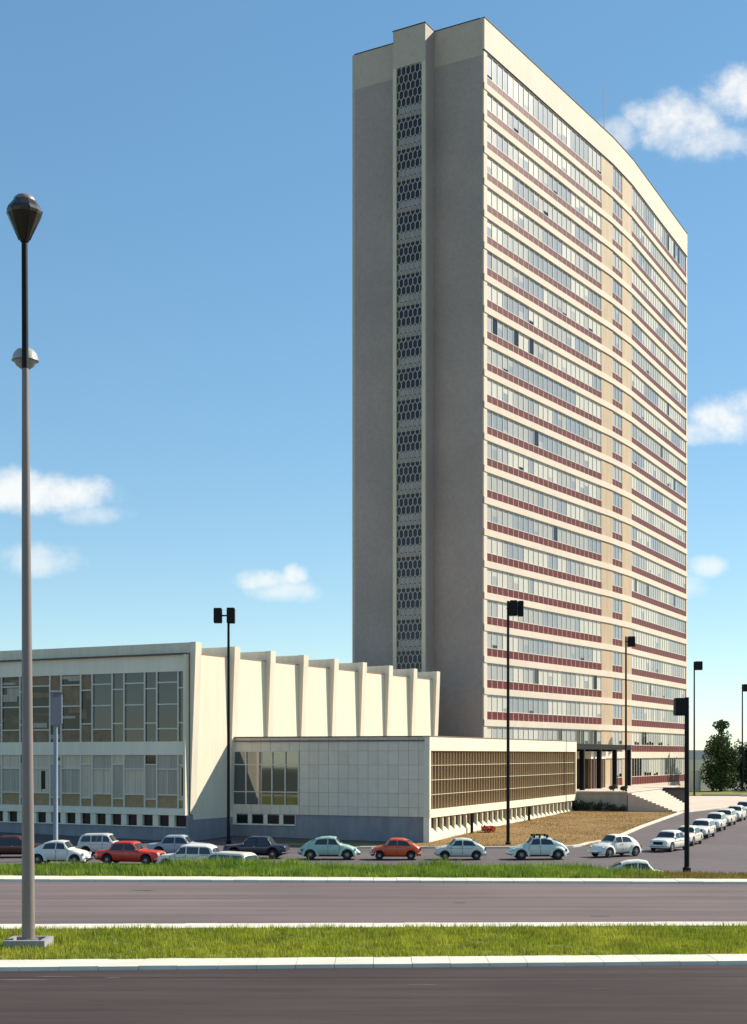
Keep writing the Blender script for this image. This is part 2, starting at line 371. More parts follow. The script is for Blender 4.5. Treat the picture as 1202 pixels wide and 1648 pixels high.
def reg_median(n):
    x = np.random.uniform(-24, 24, n); t = np.random.rand(n)
    a = np.array([k1b(q) for q in x]); b = np.array([k2a(q) for q in x])
    e = np.where(t > .5, 1, -1)*np.abs(.05*np.random.randn(n))*(.5+.5*np.sin(x*5.3)); y = a+(b-a)*t+e
    f = np.sin(x*1.3+2*np.sin(y*.9))*np.sin(y*1.9+1.5*np.sin(x*.7))+.35*np.sin(x*4.1+y*3)
    keep = (f < .72) | (np.random.rand(n) < .35)
    return np.stack([x, y, np.full(n, .05)], 1)[keep]
def reg_verge(n):
    x = np.random.uniform(-32, 24, n); t = np.random.rand(n)**.8
    b = np.array([bank(q) for q in x]); a = np.array([k3b(q) for q in x]); y = a+(b+.5-a)*t
    keep = (x < 10.6) | (np.random.rand(n) < .25) & (x < 13)
    z = np.where(y > b, -.87*(y-b), .03); return np.stack([x, y, z], 1)[keep]
def reg_straw(n):
    x = np.random.uniform(9.5, 40, n); b = np.array([bank(q) for q in x]); a = np.array([k3b(q) for q in x]); y = a+(b-a)*np.random.rand(n)
    keep = (x > 11) | (np.random.rand(n) < .3)
    return np.stack([x, y, np.full(n, .03)], 1)[keep]
blades('median_grass', 135000, reg_median, .05, .24, .032, blade_a, 'mown sunlit grass covering the median between the two roads', clump=.35)
blades('verge_grass', 95000, reg_verge, .12, .46, .05, blade_b, 'tall green grass on the verge in front of the parked cars', clump=.5)
def reg_tall(n):
    c = np.array([(-9.3, 66.1), (-8.7, 65.6), (-8.2, 66.2), (-7.4, 66.0), (-6.8, 66.3), (-6.2, 65.9), (-5.3, 66.2), (-3.9, 66.1), (3.2, 66.3)])
    k = np.random.randint(0, len(c), n); p = c[k]+np.random.randn(n, 2)*(.45, .3); return np.stack([p[:, 0], p[:, 1], np.where(p[:, 1] > 66.4, -.8*(p[:, 1]-66.4), .03)], 1)
blades('tall_weeds', 4200, reg_tall, .25, .72, .05, blade_b, 'taller weeds growing in clumps along the back of the verge')
def reg_lawn(n):
    y = 100.8+45.3*np.random.rand(n); xr = np.where(y < 143, 15.6+(y-100)*.3775, 31.8)-.5; xl = 4.2+(y-105.7)*.415; xl = np.maximum(xl, 3.0); xr = np.where(y < 103.5, 13.2, xr)
    x = xl+(xr-xl)*np.random.rand(n); f = np.sin(x*.8+1.7*np.sin(y*.5))*np.sin(y*.37+x*.2)
    keep = np.random.rand(n) < .55+.45*f
    return np.stack([x, y, np.interp(y, [104, 121, 146, 185], [-1.3, -.85, -.5, -.05])+.09], 1)[keep]
def reg_mstraw(n):
    p = reg_median(n); x, y = p[:, 0], p[:, 1]; f = np.sin(x*.9+1.1)*np.sin(y*1.4+x*.3)
    return p[f > .35]
blades('median_straw', 16000, reg_mstraw, .05, .18, .035, straw, 'yellowed grass in worn patches of the median')
blades('lawn_grass', 26000, reg_lawn, .03, .09, .07, mat('parched_blade', (.33, .18, .042), .9, col2=(.28, .20, .045), scale=.35, var2=.2, scale2=1.0, trans=.2), 'parched brown and olive grass covering the lawn beside the low wing')
blades('dry_grass', 34000, reg_straw, .05, .22, .05, straw, 'short yellowed grass at the right end of the verge')

# ------------------------------------------------------------------ office tower
LF, LM, LR = 34.68, 7.38, 29.69
C0 = (11.72, 149.0); A1, A2, A3 = 32.93, 29.7, 26.47
P1 = adv(C0, A1, LF); P2 = adv(P1, A2, LM); P3 = adv(P2, A3, LR)
AE = A2-90
E0 = adv(C0, AE, 15.92); E3 = adv(P3, AE, 15.92)
BM = adv(adv(adv(C0, AE, 15.92), A2, 36.2), AE, 5.0)
tower = thing('office_tower', 'tall curved office tower with red panel rows and a dark windowless end wall', 'tower', (28, 172, 0))
F1, F2, F3, FE = frame(C0, A1), frame(P1, A2), frame(P2, A3), frame(E0, AE+180)
front = [C0, P1, P2, P3]
def inset(pts, d):
    m = MB(); m.band(pts, d, d+1, 0, 1); return [m.v[4*k][:2] for k in range(len(pts))]
ci = inset(front, -.25)
# core body behind the curtain wall, rear faces, roof
mb = MB(); loop = ci+[E3, BM, E0]; n = len(loop)
for k in range(2, n):
    a, b = loop[k], loop[(k+1) % n]
    if k >= 3 and k < n-1: mb.quad((*a, -.6), (*b, -.6), (*b, 84.2), (*a, 84.2))
for k in range(3): mb.quad((*ci[k], -.6), (*ci[k+1], -.6), (*ci[k+1], 81.2), (*ci[k], 81.2))
i = len(mb.v); mb.v += [(*p, 83.2) for p in loop]; mb.f.append(tuple(range(i, i+n))); mb.m.append(0)
mb.build('core_wall', roofing, tower)
LE = 15.92
zt0, zt1 = 81.1, 84.43
mb = MB(); mb.fb(FE, 0, LE-.02, -.30, 0, -1.2, zt0-.6); mb.build('end_wall', tower_tile, tower)
mb = MB(); mb.fb(FE, 0, LE-.02, -.30, .012, zt0-.6, zt1); mb.build('end_parapet', tower_tile_top, tower)
FR = frame(P3, AE)
mb = MB(); mb.fb(FR, 0, LE, -.30, .0, -1, zt1); mb.build('end_wall', tower_tile, tower)
mb = MB(); mb.band([E0, BM, E3][::-1], -.02, .3, -1, zt1); mb.build('rear_wall', tower_tile_top, tower)
# parapet
mb = MB(); mb.band(front, -.28, .20, zt0, zt1); mb.build('parapet', cream, tower, smooth=True, angle=15)
mb = MB(); mb.band(front, -.34, .26, zt1, zt1+.09); mb.fb(FE, -.05, LE-.35, -.36, .06, zt1, zt1+.09); mb.build('coping', dark_joint, tower)
mb = MB(); mb.band(front, -.1, .10, zt0-.22, zt0-.001); mb.build('shadow_gap', dark_joint, tower)
# corner posts
mb = MB(); mb.fb(F1, 0, .74, -.2, .13, -1, zt0-.23); mb.build('corner_post', cream, tower)
mb = MB(); mb.fb(F3, 29.25, 29.79, -.2, .13, -1, zt0-.23); mb.build('corner_post', cream, tower)
# full height beige strips beside the middle windows
MW = (.0, 3.64)
for F, a, b in ((F1, 31.2, LF-.0), (F2, MW[1], LM-.1)):
    mb = MB(); mb.fb(F, a, b, -.2, .07, -1, zt0-.23); mb.build('tile_strip', beige_tile, tower)
ST = 3.415
rows_ = [(1.47, 2.50, 5.0, 5.84), (5.84, 6.71, 8.55, 9.25)]+[(9.25+ST*k, 9.25+ST*k+.87, 9.25+ST*k+2.70, 9.25+ST*(k+1)) for k in range(21)]
rows_[-1] = (rows_[-1][0], rows_[-1][1], zt0-.23, None)
mb = MB(); mb.band(front, -.2, .14, -1.0, 1.47); mb.build('base_wall', step_mat, tower, smooth=True, angle=15)
rnd = random.Random(21)
secs = [(F1, .78, 31.13, 24), (F2, MW[0]+.06, MW[1]-.02, 3), (F3, .05, 29.22, 24)]
for ri, (zr, zw, zs, zn) in enumerate(rows_):
    low = ri < 2
    for si, (F, t0, t1, nm) in enumerate(secs):
        pw = (t1-t0)/nm; mb = MB(); k = 0
        while k < nm:
            run = rnd.randint(1, 5); q = rnd.random(); hgt = ri/22
            if low: c = 3 if q < .30 else (1 if q < .7 else 0)
            elif si == 1: c = 2 if q < .7 else 1
            else: c = 0 if q < .46 else (1 if q < .80 else 2)
            for j in range(run):
                if k >= nm: break
                cc = c
                if not low and si != 1 and rnd.random() < .012: cc = 3
                if ri == 22 and si == 2 and k in (15, 18): cc = 3
                tt0, tt1 = t0+k*pw+.05, t0+(k+1)*pw-.05
                mb.fq(F, tt0, tt1, .0, zw, zs, cc)
                if cc != 3 and not low and rnd.random() < .16: mb.fq(F, tt0, tt1, .004, zw+.04, zw+rnd.uniform(.3, 1.2), rnd.choice([1, 2, 2]))
                elif cc != 3 and rnd.random() < (.02 if not low else .4):     # blind not fully drawn: dark glass at the bottom
                    mb.fq(F, tt0, tt1, .006, zw+.05, zw+rnd.uniform(.25, .6), 3)
                k += 1
        win = mb.build('ribbon_window', [curt_white, curt_grey, curt_blue, dark_glass], tower)
        mb = MB()
        for k in range(nm+1):
            t = t0+k*pw; w = .045
            mb.fb(F, t-w, t+w, -.1, .055, zw+.002, zs-.002)
        mb.fb(F, t0, t1, -.02, .05, zw, zw+.07); mb.fb(F, t0, t1, -.02, .05, zs-.06, zs)
        mb.build('window_frame', alu, win)
        mb = MB()
        for k in range(nm):
            t = t0+k*pw; mb.fb(F, t+.07, t+pw-.07, -.1, .04, zr+.02, zw-.02)
        pan = mb.build('spandrel_panel', red_panel, tower)
        mb = MB()
        mb.fb(F, t0, t1, -.14, .02, zr, zw); mb.build('panel_frame', mat('panel_frame_buff', (.62, .48, .38), .7), pan)
    if zn:
        mb = MB(); mb.band(front, -.2, .20, zs, zn); mb.build('floor_band', cream, tower, smooth=True, angle=15)
# projecting stair bay on the end wall
BT0, BT1 = LE-5.797-3.98, LE-5.797; BP = 2.2
bay = MB(); bay.fb(FE, BT0, BT1, .013, BP-.15, -1, zt1+.02); bay.build('stair_bay', tower_tile, tower)
mb = MB(); mb.fb(FE, BT0, BT1, BP-.149, BP, zt0-.75, zt1+.02); mb.build('bay_parapet', tower_tile_top, tower)
mb = MB(); mb.fb(FE, BT0+.0, BT0+.43, BP-.149, BP+.06, -1, zt0-.751); mb.build('bay_strip', strip_mat, tower)
mb = MB(); mb.fb(FE, BT1-.43, BT1, BP-.149, BP+.06, -1, zt0-.751); mb.build('bay_strip', strip_mat, tower)
mb = MB(); mb.fb(FE, BT0-.06, BT1+.06, .0, BP+.06, zt1+.021, zt1+.11); mb.build('coping', dark_joint, tower)
g0, g1 = BT0+.431, BT1-.431
mb = MB(); mb.fq(FE, g0, g1, BP-.148, -1, zt0-.751); gl = mb.build('stair_glazing', stair_glass, tower)
hw = (g1-g0)/5.5; rh = ST/4; zc0 = 9.25+ST*0.55
lat = MB(); fills = []; slabs = []; rr_ = random.Random(4)
zz = zt0-.751-.05; row = 0
def bar(a, b):
    (t0, z0), (t1, z1) = a, b
    l = math.hypot(t1-t0, z1-z0); nx_, nz_ = -(z1-z0)/l*.035, (t1-t0)/l*.035
    P = [(t0-nx_, z0-nz_), (t1-nx_, z1-nz_), (t1+nx_, z1+nz_), (t0+nx_, z0+nz_)]
    lat.hexa([FE(p, BP-.04, q) for p, q in P]+[FE(p, BP-.14, q) for p, q in P])
r_i = 0
while zz > 3:
    o = .0 if r_i % 2 else .5
    mod = (r_i-2) % 4
    fill = MB()
    for c in range(-1, 7):
        tc_ = g0+(c+o)*hw; l_, r_ = tc_-hw/2, tc_+hw/2
        zt_, zb_ = zz, zz-rh; sl_ = .14
        def cl(t): return min(max(t, g0), g1)
        if g0 <= l_ <= g1: bar((l_, zt_-sl_), (l_, zb_+sl_))
        if l_ < g1 and tc_ > g0: bar((cl(l_), zt_-sl_), (cl(tc_), zt_+sl_))
        if tc_ < g1 and r_ > g0: bar((cl(tc_), zt_+sl_), (cl(r_), zt_-sl_))
        if r_i >= 5 and (r_i-5) % 4 == 0 and r_ <= g1+.2 and l_ >= g0-.2:
            fill.hexa([FE(cl(l_+.05), BP-.10, zb_+.12), FE(cl(r_-.05), BP-.10, zb_+.12), FE(cl(r_-.05), BP-.14, zb_+.12), FE(cl(l_+.05), BP-.14, zb_+.12),
                       FE(cl(l_+.05), BP-.10, zt_-.08), FE(cl(r_-.05), BP-.10, zt_-.08), FE(cl(r_-.05), BP-.14, zt_-.08), FE(cl(l_+.05), BP-.14, zt_-.08)], 0)
    if r_i >= 5 and (r_i-5) % 4 == 0:
        slab = MB(); slab.fb(FE, g0, g1, BP-.147, BP-.10, zz-rh-.40, zz-rh+.02); slabs.append(slab); fills.append(fill)
    zz -= rh; r_i += 1
lat.build('honeycomb_lattice', mat('lattice_grey', (.46, .42, .38), .7), gl)
for fill in fills: fill.build('pale_infill', mat('infill_pale', (.30, .285, .265), .6, .15, 1.3), gl)
for slab in slabs: slab.build('landing_band', mat('landing_tile', (.30, .25, .22), .7, .1, 2), gl)
# antenna
AN = (38.3, 188.5)
mb = MB(); q = adv(P2, AE, 4); mb.tube((q[0]+.2, q[1], 83.2), (q[0]+.2, q[1], 95.6), .07, .03, 6); mb.build('antenna', pole_blue, tower)

# ------------------------------------------------------------------ low wing
WC = (4.21, 105.7); WA = 22.6; WL = 44.82; WEL = 16.95
wing = thing('low_wing', 'low two storey wing with brown sunshade grid and stone tiled end wall', 'building', (4.21, 105.7, -1.3))
FW = frame(WC, WA); FWE = frame(adv(WC, WA-90, WEL), WA+90)     # long lit side; shaded end wall, t runs left to right
TZ0, TZ1, GB = .70, 6.86, .70
mb = MB(); mb.fb(FW, .3, WL, -16.5, -.45, -1.9, 6.5); mb.build('core_wall', brown_glass, wing)
mb = MB(); mb.fb(FW, .0, WL+.1, -16.9, -.35, 6.5, 6.62); mb.build('roof', roofing, wing)
mb = MB(); mb.fb(FW, .0, WL, -.34, .06, 5.78, 6.86); mb.fb(FW, WL-.35, WL, -16.6, -.341, 5.78, 6.86); mb.build('roof_fascia', cream_hall, wing)
mb = MB(); mb.fb(FW, -.04, WL+.04, -.38, .10, 6.86, 6.92); mb.fb(FWE, 0, WEL-.45, -.35, .05, 6.86, 6.92); mb.build('coping', mat('coping_brown', (.22, .15, .12), .7), wing)
mb = MB(); mb.fb(FW, .0, WL, -.44, .06, .66, 1.28); mb.build('floor_slab', cream_hall, wing)
mb = MB(); mb.fb(FW, .0, .34, -.44, .05, 1.28, 5.78); mb.build('end_jamb', cream_hall, wing); mb = MB(); mb.fb(FW, WL-.3, WL, -.44, .05, 1.28, 5.78); mb.build('end_jamb', cream_hall, wing)
mb = MB(); mb.fq(FW, .34, WL-.3, -.36, 1.28, 5.78); sc = mb.build('sunshade_screen', brown_glass, wing)
mb = MB(); nl = 62; a, b = .34, WL-.3
for k in range(nl+1):
    t = a+(b-a)*k/nl; mb.fb(FW, t-.038, t+.038, -.34, -.10, 1.28, 5.78)
for k in (1, 2, 3):
    z = 1.28+4.5*k/4; mb.fb(FW, a, b, -.33, -.09, z-.02, z+.02, 1)
mb.build('louvre', [louvre, strip_mat], sc)
nb = 31; bw = MB(); bm_ = MB()
for k in range(nb):
    t = .5+k*1.42; bw.fq(FW, t+.05, t+1.37, -.30, -.42, .66)
    bm_.fb(FW, t-.13, t+.13, -.44, -.05, -.45, .66)
    bm_.hexa([FW(t+.13, -.05, -.52), FW(t+1.29, -.05, -.52), FW(t+1.29, -.31, -.52), FW(t+.13, -.31, -.52), FW(t+.13, -.06, -.48), FW(t+1.29, -.06, -.48), FW(t+1.29, -.3, -.18), FW(t+.13, -.3, -.18)])
w_ = bw.build('basement_window', brown_glass, wing); bm_.build('window_frame', strip_mat, w_)
mb = MB(); mb.fb(FW, .0, WL, -.44, .03, -1.9, -.52); mb.fb(FW, .0, .40, -.44, .03, -.52, .66); mb.build('base_wall', white_conc, wing)
# end wall: tiles, window, plinth
mb = MB()
mb.fb(FWE, 0, WEL-.45, -.4, -.20, -1.9, .70); mb.fb(FWE, WEL-.45, WEL-.001, -.4, -.10, -1.9, .66); mb.build('plinth', grey_base, wing)
mb = MB(); mb.fb(FWE, 0, WEL-.06, -.4, -.205, .70, 6.86); mb.build('end_wall', joint, wing)
cl_ = MB(); wz0, wz1 = 1.42, 5.77; rn = random.Random(9)
zed = [.72, 1.42, 2.5, 3.6, 4.68, 5.77, 6.84]
cols = np.linspace(6.0, WEL-.02, 14)
for r in range(6):
    if r in (0, 5): cs = np.concatenate([np.linspace(.02, 6.0, 8)[:-1], cols])
    else: cs = cols
    for a, b in zip(cs[:-1], cs[1:]): cl_.fb(FWE, a+.012, b-.012, -.202, -.10+rn.uniform(-.004, .004), zed[r]+.012, zed[r+1]-.012, rn.choice([0, 0, 1, 2]))
cl_.build('stone_cladding', tiles, wing)
mb = MB(); mb.fq(FWE, .02, 5.9, -.2, 1.42, 5.77); ew = mb.build('window', blue_glass, wing)
mb = MB()
for k in range(6):
    t = .05+k*1.17; mb.fb(FWE, t-.045, t+.045, -.199, -.09, 1.42, 5.77)
for z in (1.45, 2.5, 4.68, 5.74): mb.fb(FWE, .0, 5.95, -.198, -.095, z-.04, z+.04)
mb.build('window_frame', alu, ew)
for k in range(4):
    t = .35+1.40*k
    mb = MB(); mb.fq(FWE, t, t+1.05, -.197, -.05, .64); o = mb.build('basement_window', dark_glass, wing)
    mb = MB(); mb.fb(FWE, t-.34, t, -.2, -.10, -.17, .72); mb.fb(FWE, t+1.05, t+1.08, -.2, -.1, -.05, .68); mb.fb(FWE, t, t+1.05, -.2, -.08, -.17, -.05); mb.build('window_frame', white_conc, o)

# ------------------------------------------------------------------ assembly hall
HB = (-14.13, 107.15); HA = 28.0; HLEN = 43.55; HW = 27.0
hall = thing('assembly_hall', 'cream windowless hall with tapering roof frames and glazed shaded left front', 'building', (HB[0], HB[1], -1.3))
FH = frame(HB, HA); FHF = frame(adv(HB, HA-90, HW), HA+90)     # lit side; shaded front, t runs left to right, u = HW - t
mb = MB(); mb.fb(FH, .35, HLEN, -HW, 0, -1.9, 13.30); mb.build('side_wall', cream_hall, hall)
mb = MB(); mb.fb(FH, .35, HLEN-.4, -.35, .04, 13.30, 13.36); mb.build('roof_edge', mat('red_flashing', (.38, .17, .12), .7), hall)
mb = MB(); mb.fb(FH, .35, 7.0, .0, .03, -1.9, .45); mb.build('plinth', grey_base, hall)
for k in range(9):
    t = k*5.40
    mb = MB()
    th = .80
    zb = .9
    mb.fb(FH, t+.1, t+th-.1, -HW, .0, 13.37, 14.15)
    zs_ = (14.17, 13.37, 9, 5, zb); ds = (.52, .50, .33, .16, .01)
    for (z1, d1), (z0, d0) in zip(list(zip(zs_, ds))[:-1], list(zip(zs_, ds))[1:]):
        mb.hexa([FH(t, d0, z0), FH(t+th, d0, z0), FH(t+th, .001, z0), FH(t, .001, z0), FH(t, d1, z1), FH(t+th, d1, z1), FH(t+th, .001, z1), FH(t, .001, z1)])
    mb.build('roof_frame', fin_mat, hall)
FHF = frame(adv(adv(HB, HA-90, HW), HA+180, .5), HA+90)
U = lambda u: HW-u+.39
def fu(mb, u0, u1, d0, d1, z0, z1, mi=0): mb.fb(FHF, U(u1), U(u0), d0, d1, z0, z1, mi)
def fuq(mb, u0, u1, d, z0, z1, mi=0): mb.fq(FHF, U(u1), U(u0), d, z0, z1, mi)
mb = MB(); fu(mb, .65, HW, -.49, -.31, 11.92, 13.2); fu(mb, .65, HW, -.49, -.30, 5.45, 6.5); fu(mb, .65, .93, -.49, -.31, 1.28, 11.92)
mb.build('front_wall', white_conc, hall)
mb = MB(); fu(mb, .65, HW, -.49, -.02, .80, 1.28); mb.build('sill_band', white_conc, hall)
mb = MB(); fu(mb, .36, HW, -.85, -.25, -1.9, -.15); fu(mb, .36, .59, -.85, -.25, -.15, .80); mb.build('plinth', grey_base, hall)
mb = MB(); fu(mb, .51, .65, -.55, .0, .8, 13.2); mb.build('edge_jamb', cream_hall, hall)
mb = MB(); fu(mb, .51, HW, -.55, .0, 13.2, 13.30); mb.build('edge_rail', mat('edge_gap_shade', (.12, .09, .075), .7), hall)  # rail coloured dark to paint in the shadow gap under the roof beam
rn = random.Random(12)
hall_dark = mat('interior_dark_glass', (.020, .017, .013), .06, ior=1.42)
hall_blue = mat('sky_mirror_glass', (.035, .033, .034), .05, ior=1.65)
net = mat('net_curtain', (.66, .54, .39), .7, .30, 1.6, (6, 6, .10))
net2 = mat('net_curtain_grey', (.46, .39, .30), .7, .30, 1.6, (6, 6, .10))
tanroom = mat('interior_tan', (.25, .17, .095), .7, .3, 1.5)
def hall_window(z0, z1, hw_, hn, low):
    g = MB(); f = MB(); cell = []
    cell.append((.94, 1.36, 'n'))
    for k in range(8): cell += [(1.5+3.2*k, 3.40+3.2*k, 'w'), (3.52+3.2*k, 4.58+3.2*k, 'n')]
    for ci_, (u0, u1, ty) in enumerate(cell):
        hz = [z0]+(hw_ if ty == 'w' else hn)+[z1]
        f.fb(FHF, U(u1)-.125, U(u1)+.005, -.46, -.33, z0, z1)
        if ty == 'w' and low:
            f.fb(FHF, U((u0+u1)/2)-.03, U((u0+u1)/2)+.03, -.46, -.37, hz[1], hz[-2])
        for a, b in zip(hz[:-1], hz[1:]):
            if low:
                mi = 3 if a == z0 else rn.choice([1, 1, 5, 5, 1, 5] if ty == 'w' else [5, 0, 1, 5])
            else:
                mi = rn.choice([0, 0, 0, 2, 0]) if ci_ > 5 else rn.choice([4, 4, 4, 4])
                if a == z0 and ci_ > 4: mi = rn.choice([2, 0, 2])
            g.fq(FHF, U(u1), U(u0), -.445, a, b, mi)
            if not (a == z0 and not low): f.fb(FHF, U(u1)+.006, U(u0), -.46, -.34, a-.05, a+.05)
            # things seen inside: blinds, tan wall strips
            for _q in range(2 if mi == 0 and not low else 0):
                c = a+(b-a)*rn.uniform(.08, .8); e1 = rn.uniform(.05, .5)*(u1-u0); g.fq(FHF, U(u1)+.02+e1*(_q == 0), U(u0)-.02-e1*(_q == 1), -.442+.001*_q, c, min(b-.05, c+rn.uniform(.15, .8)), rn.choice([2, 2, 5]))
            if mi in (1,) and rn.random() < .5:
                c = (u0+u1)/2; g.fq(FHF, U(c), U(c)+.45, -.442, a+.3, b-.2, 0)
    o = g.build('window', [hall_dark, net, tanroom, ochre, hall_blue, net2], hall); f.build('window_frame', alu, o)
hall_window(6.5, 11.92, [7.5, 9.4, 11.1], [7.95, 10.65], False)
hall_window(1.28, 5.45, [2.35, 4.35], [2.0, 4.7], True)
for k in range(17):
    u0 = .60+1.54*k
    mb = MB(); fuq(mb, u0, u0+1.02, -.40, -.08, .79); o = mb.build('basement_window', dark_glass, hall)
    mb = MB(); fu(mb, u0+1.02, u0+1.54, -.54, -.12, -.149, .799); fu(mb, u0, u0+1.02, -.54, -.14, -.149, -.08); mb.build('window_frame', white_conc, o)

# ------------------------------------------------------------------ entrance portico, terrace, steps
po = thing('entrance_portico', 'black steel entrance portico standing in front of the tower', 'portico', (27, 161, 1.5))
PC = (22.85, 150.6); FP = frame(PC, WA)
for k in range(4):
    t = k*7.85
    mb = MB(); mb.fb(FP, t-.24, t+.24, -.5, 0, 1.45, 6.05); mb.build('column', black_steel, po)
mb = MB(); mb.fb(FP, -9, 23.9, -.52, .02, 6.05, 6.65); mb.build('beam', black_steel, po)
mb = MB(); mb.fb(FP, -9, 23.8, -9.0, -.521, 6.3, 6.6); mb.build('canopy_roof', dark_wall, po)
mb = MB()
for t in (2.5, 5, 10.5, 13, 18.2): mb.fb(FP, t, t+.3, -7, -.6, 5.85, 6.3)
mb.build('cross_beam', black_steel, po)
mb = MB(); mb.fb(FP, 6, 13, -6.5, -.8, 1.45, 5.0); wl = mb.build('entrance_screen', brown_door, po)
mb = MB()
for k in range(7): mb.fb(FP, 6+k*1.15, 6.06+k*1.15, -.8, -.72, 1.45, 5.0)
for k in range(7): mb.fb(FP, 5.93, 6.0, -1-k*.9, -.94-k*.9, 1.45, 5.0)
mb.build('mullion', louvre, wl)
mb = MB(); mb.fb(FP, 5.9, 13.1, -6.6, -.7, 5.0, 5.84); mb.build('fascia', white_conc, po)
te = thing('entrance_terrace', 'raised stone entrance terrace with broad pale steps on its right', 'terrace', (24, 147, -.5))
TE = adv(WC, WA, WL); FT = frame(adv((TE[0], TE[1]), WA, .05), WA)      # t away from camera, d to the right
mb = MB(); mb.fb(FT, 0, 30, -9.5, 5.4, -1.2, 1.5); mb.build('terrace_wall', podium, te)
mb = MB(); mb.fb(FT, -.12, 30, -9.5, 5.5, 1.5, 1.62); mb.build('terrace_floor', step_mat, te)
mb = MB()
for k in range(12):
    mb.fb(FT, -.06, 16.5-k*.55, 5.5+k*.42, 5.5+(k+1)*.42, -1.2, 1.62-.165*(k+1))
mb.build('steps', step_mat, te)
mb = MB(); FTW = frame(adv(TE, WA, 19.5), WA+90)
mb.fb(FTW, -1, 8.2, -.3, 0, -.6, 1.35); tag(mb.build('retaining_wall', dark_wall, None, (36, 163, -.3)), 'low dark stone retaining wall beside the entrance steps', 'wall')
mb = MB(); mb.fb(FTW, 3.0, 8.4, -1.2, .3, 1.36, 1.62); tag(mb.build('canopy_slab', dark_joint, None, (40, 160, 1.4)), 'thin dark slab lying on the low wall at the tower foot', 'slab')
mb = MB(); FG = frame((46.9, 204.0), 33); mb.fb(FG, 0, 3.2, -.5, 0, -.1, 3.0); mb.fb(FG, -.05, 3.25, -.55, .05, 3.0, 3.1); tag(mb.build('garden_wall', white_conc, None, (47.8, 206, -.1)), 'short cream wall standing at the right foot of the tower', 'wall')
mb = MB(); mb.box(43.5, 52.5, 184.4, 184.8, -.1, .18); tag(mb.build('low_wall', podium, None, (48, 184, -.1)), 'knee high grey wall in front of the trees', 'wall')
mb = MB(); mb.box(48.0, 49.3, 181.4, 181.8, -.1, .30); tag(mb.build('stone_block', step_mat, None, (48.6, 181.6, -.1)), 'pale stone block at the end of the grey wall', 'block')

# ------------------------------------------------------------------ plants
def leaves(mb, c, r, n, size, rng, flat=1.0):
    for _ in range(n):
        while True:
            p = Vector((rng.uniform(-1, 1), rng.uniform(-1, 1), rng.uniform(-1, 1)))
            if .25 < p.length < 1: break
        p = Vector((c[0]+p.x*r[0], c[1]+p.y*r[1], c[2]+p.z*r[2]))
        a = Vector((rng.gauss(0, 1), rng.gauss(0, 1), rng.gauss(0, .7))).normalized(); b = a.orthogonal().normalized()
        b = (Matrix.Rotation(rng.uniform(0, 6.28), 3, a) @ b); e = a.cross(b); s = size*rng.uniform(.6, 1.3)
        mb.quad(p-b*s, p-e*s*.55, p+b*s, p+e*s*.55)
def tree(name, loc, h, w, lab, seed, mt, sparse_top=False, grp=None):
    rng = random.Random(seed); root = thing(name, lab, 'tree', loc, group=grp)
    t = MB(); x, y, z = loc; t.tube((x, y, z-.2), (x+.1, y, z+h*.5), .22, .14, 8); t.tube((x+.1, y, z+h*.5), (x+.25, y, z+h*.88), .14, .05, 7)
    cl = []
    for k in range(16):
        a = rng.uniform(0, 6.28); q = rng.uniform(.12, .66); rad = w*.5*(1-.35*q)*rng.uniform(.35, .8)
        p = (x+math.cos(a)*rad, y+math.sin(a)*rad, z+h*q); cl.append((p, w*.24*rng.uniform(.8, 1.25)))
        t.tube((x+.05, y, z+h*q*.75), p, .07, .02, 5)
    top = []
    for k in range(9 if sparse_top else 5):
        a = rng.uniform(0, 6.28); q = rng.uniform(.7, .97) if sparse_top else rng.uniform(.66, .86); rad = w*.33*rng.random()
        p = (x+.2+math.cos(a)*rad, y+math.sin(a)*rad, z+h*q); top.append((p, w*(.10 if sparse_top else .18)*rng.uniform(.8, 1.3))); t.tube((x+.15, y, z+h*(q-.15)), p, .04, .015, 5)
    t.build('trunk', bark, root, smooth=True)
    c = MB()
    for p, r in cl: leaves(c, p, (r, r, r*1.25), 620, .19, rng)
    for p, r in top: leaves(c, p, (r, r, r*1.1), 120, .16, rng)
    c.build('crown', mt, root)
tree('tree', (51.6, 207, 0), 10.4, 5.9, 'taller dark green tree with a sparse open top, right of the tower', 5, leaf, True)
tree('tree', (56.6, 210, 0), 8.2, 6.0, 'lower dense dark tree at the right edge of the photo', 8, leaf_dark)
tree('tree', (61.5, 206, 0), 8.6, 5.0, 'dense tree just beyond the right edge of the photo', 11, leaf_dark)
iv = thing('climbing_plant', 'dark climbing plant straggling along the foot of the terrace wall', 'plant', (22, 147, -.5))
rng = random.Random(2); c = MB(); st = MB()
for k in range(26):
    d = -1.6+6.6*k/25+rng.uniform(-.2, .2); hh = rng.uniform(.4, 1.15); p = FT(-.28, d, -.5)
    st.tube(p, (p[0]+rng.uniform(-.3, .3), p[1], -.5+hh), .02, .01, 4)
    leaves(c, (p[0], p[1]-.1, -.45+hh*.5), (.30, .22, hh*.55), 60, .10, rng)
st.build('stem', bark, iv); c.build('foliage', ivy, iv)
def shrub(loc, r, h, mt, lab, seed):
    o = thing('shrub', lab, 'shrub', loc); rng = random.Random(seed); c = MB(); s = MB()
    for k in range(7):
        a = rng.uniform(0, 6.28); p = (loc[0]+math.cos(a)*r*.5, loc[1]+math.sin(a)*r*.5, loc[2]+h*rng.uniform(.4, .75))
        s.tube(loc, p, .03, .01, 4); leaves(c, p, (r*.5, r*.5, h*.32), 70, .09, rng)
    s.build('stem', bark, o); c.build('foliage', mt, o)
q = FT(1.2, 3.7, 1.62); shrub(q, .5, .7, leaf, 'small green shrub on the terrace beside the portico column', 1)
q = FT(.8, 4.9, 1.62); shrub(q, .4, .6, leaf, 'small green shrub at the terrace corner above the steps', 6)
shrub((9.45, 114.6, -1.0), .62, .62, redleaf, 'low red flowering shrub at the edge of the dry lawn', 3)
